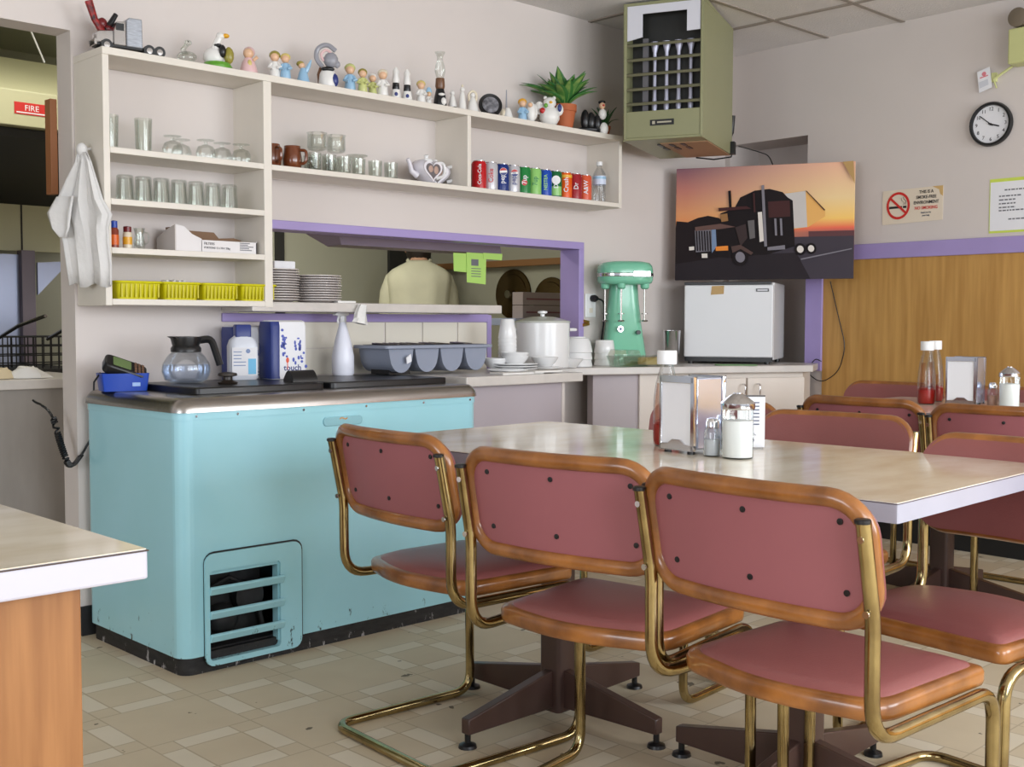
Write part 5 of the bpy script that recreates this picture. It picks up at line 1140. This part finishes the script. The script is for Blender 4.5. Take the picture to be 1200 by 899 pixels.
fig('goose_figurine', 'white goose figurine with yellow bill and black collar on a green base', 'figurine', 2.10, [('body', 'white', [('s', (-.012, 0, .042), (.036, .026, .034)), ('t', [(-.008, 0, .06), (.0, 0, .09), (.010, 0, .108)], [.017, .013, .012])]), ('head', 'white', [('s', (.012, 0, .114), (.016, .014, .014))]), ('bill', 'orange', [('s', (.030, 0, .116), (.013, .010, .008))]), ('collar', 'black', [('s', (.002, 0, .080), (.018, .017, .010)), ('s', (.02, -.015, .06), (.012, .012, .022))]), ('basket', 'olive', [('s', (.04, -.002, .048), (.018, .014, .030))]), ('base', 'green', [('l', [(.05, 0), (.052, .008), (.045, .020), (.02, .026)])])])
fig('baby_figurine', 'pink baby figurine between the goose and the kissing children', 'figurine', 2.225, [('dress', 'pink', [('l', [(.030, 0), (.033, .01), (.022, .045), (.014, .058)])]), ('head', 'skin', [('s', (0, -.004, .074), (.019, .018, .019))]), ('bonnet', 'pink', [('s', (.002, .006, .080), (.021, .018, .020))]), ('trim', 'yellow', [('s', (.005, -.022, .035), (.008, .005, .014))]), ('arm', 'skin', [('t', [(.018, -.008, .05), (.032, -.012, .062)], .006)])])
def kid(dx, mtop, hair, s_=1.0, m2=None):
    return [('body', mtop, [('l', [(.018*s_, 0), (.020*s_, .006), (.017*s_, .04*s_), (.011*s_, .062*s_)], (dx, 0, 0))]), ('head', 'skin', [('s', (dx, -.002, .078*s_), (.016*s_, .016*s_, .016*s_))]), ('hair', hair, [('s', (dx, .004, .085*s_), (.0195*s_, .018*s_, .016*s_))]), ('arm', mtop, [('t', [(dx-.011*s_, -.006, .056*s_), (dx-.020*s_, -.016, .040*s_), (dx-.006*s_, -.022, .036*s_)], .0055*s_), ('t', [(dx+.011*s_, -.006, .056*s_), (dx+.020*s_, -.014, .042*s_), (dx+.008*s_, -.022, .038*s_)], .0055*s_)])]
fig('kissing_children', 'pair of blond children figurine, white and blue, kissing', 'figurine', 2.355, kid(-.018, 'white', 'olive', 1.05)+kid(.020, 'blue', 'yellow', .98)+[('base', 'cream', [('l', [(.036, 0), (.036, .004), (.02, .005)])])])
fig('angel_boy_figurine', 'small blond figurine in a light blue robe with raised wing', 'figurine', 2.455, [('robe', 'blue', [('l', [(.024, 0), (.024, .01), (.016, .04), (.009, .058)])]), ('head', 'skin', [('s', (-.006, 0, .068), .013)]), ('hair', 'olive', [('s', (-.010, .002, .074), (.015, .014, .011))]), ('wing', 'blue', [('t', [(.01, 0, .045), (.022, 0, .07), (.030, 0, .09)], [.009, .007, .002])])])
fig('hen_pitcher', 'large grey and white pitcher figurine with a round looped comb', 'figurine', 2.565, [('jug', 'white', [('l', [(.032, 0), (.036, .01), (.032, .05), (.026, .062)])]), ('loop', 'grey', [('t', arcpath([(-.02, 0, .08), (-.045, 0, .11), (-.038, 0, .15), (.0, 0, .165), (.03, 0, .14)], .03, 5), .009)]), ('head', 'grey', [('s', (.012, 0, .105), (.028, .022, .030)), ('s', (.035, 0, .09), (.012, .010, .014))]), ('bow', 'black', [('s', (.0, -.018, .068), (.026, .012, .010))]), ('inner_loop', 'pink', [('t', arcpath([(-.015, -.004, .10), (-.028, -.004, .125), (-.005, -.004, .145), (.015, -.004, .128)], .02, 4), .005)]), ('apron', 'navy', [('s', (.024, -.014, .028), (.016, .016, .026))]), ('handle', 'brown', [('t', [(-.03, .0, .01), (-.034, 0, .05), (-.026, 0, .075)], .006)])])
fig('blue_pair_figurine', 'pair figurine of a blue child and a lime green child', 'figurine', 2.695, kid(-.022, 'blue', 'lime', 1.12)+kid(.026, 'lime', 'olive', .95))
fig('white_pair_figurine', 'pair of cream figurines, one hooded, left of the salt shaker chefs', 'figurine', 2.80, kid(-.020, 'lime', 'white', .9)+kid(.020, 'white', 'cream', 1.08))
def chef(x, lab): return fig('chef_shaker', lab, 'shaker', x, [('body', 'white', [('l', [(.020, 0), (.022, .008), (.017, .04)])]), ('collar', 'black', [('l', [(.013, .04), (.0145, .046), (.013, .066)]), ('s', (0, -.010, .058), (.010, .006, .008))]), ('hat', 'white', [('l', [(.013, .066), (.016, .074), (.011, .10), (.013, .112), (.004, .128)])]), ('emblem', 'navy', [('s', (.0, -.020, .02), (.007, .004, .008))])], group='chef shakers')
chef(2.89, 'white and black chef-shaped shaker, left one'); chef(2.947, 'white and black chef-shaped shaker, right one')
fig('angel_child_figurine', 'small white and yellow child figurine left of the oil lamp', 'figurine', 3.035, kid(-.012, 'white', 'yellow', .98)+kid(.020, 'white', 'yellow', .55)+[('wing', 'blue', [('s', (.020, .004, .055), (.012, .006, .018))])])
fig('oil_lamp', 'dark little oil lamp with a tall clear glass chimney', 'lamp', 3.12, [('base', 'black', [('l', [(.026, 0), (.028, .008), (.024, .04), (.020, .06), (.016, .075)])]), ('burner', 'brown', [('l', [(.017, .075), (.020, .085), (.018, .118)])]), ('chimney', GLASS, [('l', [(.014, .118), (.022, .145), (.020, .165), (.012, .19), (.012, .205), (.022, .224)])]), ('white_flower', 'white', [('s', (.012, -.022, .022), (.012, .008, .016)), ('s', (.004, -.024, .05), (.014, .006, .006))])])
fig('swan_figurine', 'tiny white bird figurine just right of the oil lamp', 'figurine', 3.187, [('body', 'white', [('l', [(.014, 0), (.017, .02), (.010, .05), (.006, .06)])]), ('head', 'white', [('s', (0, 0, .068), .010)]), ('foot', 'black', [('s', (.006, -.012, .006), (.012, .008, .006))])])
fig('white_lady_figurine', 'slim white lady figurine, second right of the oil lamp', 'figurine', 3.242, [('robe', 'white', [('l', [(.018, 0), (.016, .03), (.010, .07), (.007, .08)])]), ('head', 'white', [('s', (0, 0, .09), .011)]), ('crown', 'cream', [('l', [(.005, .098), (.004, .11)])])])
fig('white_kneeling_figurine', 'white hooded figurine left of the black round frame', 'figurine', 3.30, [('robe', 'white', [('l', [(.026, 0), (.024, .02), (.014, .055), (.008, .065)])]), ('hood', 'cream', [('t', arcpath([(-.014, 0, .05), (-.018, 0, .08), (0, 0, .095), (.018, 0, .08), (.014, 0, .05)], .02, 4), .005)]), ('face', 'white', [('s', (0, -.002, .075), .011)])])
bpn = thing('round_frame', 'black round frame with a grey picture leaning on the shelf top', 'picture frame', (3.41, 3.64, ZT), -.75, None)
bpn.rotation_euler = (math.radians(-14), 0, -.55)
MB().lathe([(.036, -.004), (.050, -.008), (.052, 0), (.036, .004)], (0, 0, .052), 32, axis='y').build('rim', BLACKP, bpn); k = MB(); disc(k, (0, .052), .040, -.003, .003); k.bm.free(); k = MB(); disc(k, (0, .052), .036, -.0065, -.0045); k.build('picture', mat('grey_night_picture', (70, 70, 76), .3, var=.5, scale=50, rgb2=(150, 150, 156)), bpn, False)
k = MB(); k.b2((-.03, -.012, 0), (.03, .02, .006)); k.build('easel_foot', BLACKP, bpn, False)
fig('needle_figurine', 'white bell-shaped figurine with a tall thin stem', 'figurine', 3.505, [('bell', 'white', [('l', [(.020, 0), (.022, .01), (.015, .035), (.008, .048)])]), ('stem', 'grey', [('l', [(.004, .048), (.002, .125)], (-.006, 0, 0))]), ('side', 'cream', [('s', (-.02, 0, .022), (.014, .014, .022))])])
fig('boy_and_angel', 'boy in blue with a white winged angel, left of the bear', 'figurine', 3.625, kid(-.022, 'blue', 'orange', 1.05)+[('angel_body', 'white', [('s', (.018, 0, .045), (.022, .018, .046))]), ('wing', 'white', [('s', (.034, .008, .05), (.014, .010, .034))]), ('face', 'skin', [('s', (.010, -.014, .075), .011)])])
fig('white_bear', 'plump white bear figurine with a red flower beside the potted plant', 'figurine', 3.765, [('body', 'white', [('s', (0, 0, .045), (.048, .036, .048)), ('s', (-.046, 0, .08), (.022, .012, .030)), ('s', (.046, 0, .075), (.018, .012, .026))]), ('head', 'white', [('s', (0, -.004, .104), (.030, .026, .026))]), ('ear', 'white', [('s', (-.02, 0, .126), .009), ('s', (.02, 0, .126), .009)]), ('red_flower', 'red', [('s', (-.036, -.020, .066), (.013, .008, .013))]), ('flower_leaf', 'green', [('s', (-.022, -.026, .088), (.009, .006, .010))]), ('dark_patch', 'navy', [('s', (.044, -.012, .082), (.010, .008, .018))]), ('nose', 'orange', [('s', (0, -.030, .102), (.008, .006, .006))])])
fig('magpie_figurine', 'black and white bird figurine with a clown face right of the terracotta pot', 'figurine', 4.045, [('body', 'black', [('s', (-.03, 0, .06), (.022, .02, .05)), ('s', (0, .004, .055), (.022, .02, .045)), ('s', (.03, .0, .05), (.020, .018, .040)), ('s', (-.01, -.005, .015), (.06, .025, .016))]), ('white_breast', 'white', [('s', (.052, -.006, .09), (.020, .018, .026)), ('s', (.058, -.01, .022), (.022, .016, .030))]), ('face', 'skin', [('s', (.05, -.008, .128), (.015, .014, .016))]), ('nose', 'red', [('s', (.052, -.024, .128), .005)]), ('cap', 'black', [('s', (.05, 0, .146), (.018, .016, .010))])])
# potted plants
def plant(x, y, rpot, hpot, nl, L, m, lab, wide=.02, seed=1, up=1.0):
    o = thing('potted_plant', lab, 'plant', (x, y, ZT), 0, 'potted plants'); rnd = random.Random(seed)
    MB().lathe([(rpot*.68, 0), (rpot*.92, hpot*.72), (rpot, hpot*.74), (rpot*1.02, hpot), (rpot*.92, hpot), (rpot*.88, hpot*.9), (.002, hpot*.88)], seg=26).build('pot', TERRA, o)
    MB().lathe([(rpot*.86, hpot*.88), (.002, hpot*.94)], seg=18).build('soil', SOIL, o)
    for i in range(nl):
        a = 2*PI*i/nl*2.4+rnd.uniform(-.2, .2); tilt = rnd.uniform(.35, 1.5); ll = L*rnd.uniform(.75, 1.1); k = MB(); n = 9; R = []
        for j in range(n+1):
            t = j/n; el = PI/2-tilt*(.35+.75*t); 
            if j == 0: p = Vector((.01*math.cos(a), .01*math.sin(a), hpot*.9)); q = p
            else: q = q+Vector((math.cos(a)*math.cos(el), math.sin(a)*math.cos(el), math.sin(el)*up))*(ll/n)
            wd = wide*(math.sin(PI*min(1, (t*.93+.07)) ** .9) if t > 0 else .15); sd = Vector((-math.sin(a), math.cos(a), 0)); dn = Vector((0, 0, .25*wd))
            R.append([k.v(q-sd*wd+dn), k.v(q-sd*wd*.5+dn*.4), k.v(q), k.v(q+sd*wd*.5+dn*.4), k.v(q+sd*wd+dn)])
        for r_, s_ in zip(R, R[1:]):
            for b_ in range(4): k.f([r_[b_], r_[b_+1], s_[b_+1], s_[b_]], 1 if b_ in (1, 2) else 0)
        k.build('leaf', [m, LEAFP if m == LEAF else m], o, solid=.0012)
plant(3.885, 3.66, .058, .112, 42, .235, LEAF, 'leafy variegated plant in a terracotta pot on the shelf top', .031, 4, .72)
plant(4.165, 3.66, .030, .05, 22, .10, LEAFD, 'small dark green plant in a tiny terracotta pot at the shelf end', .009, 9, 1.1)
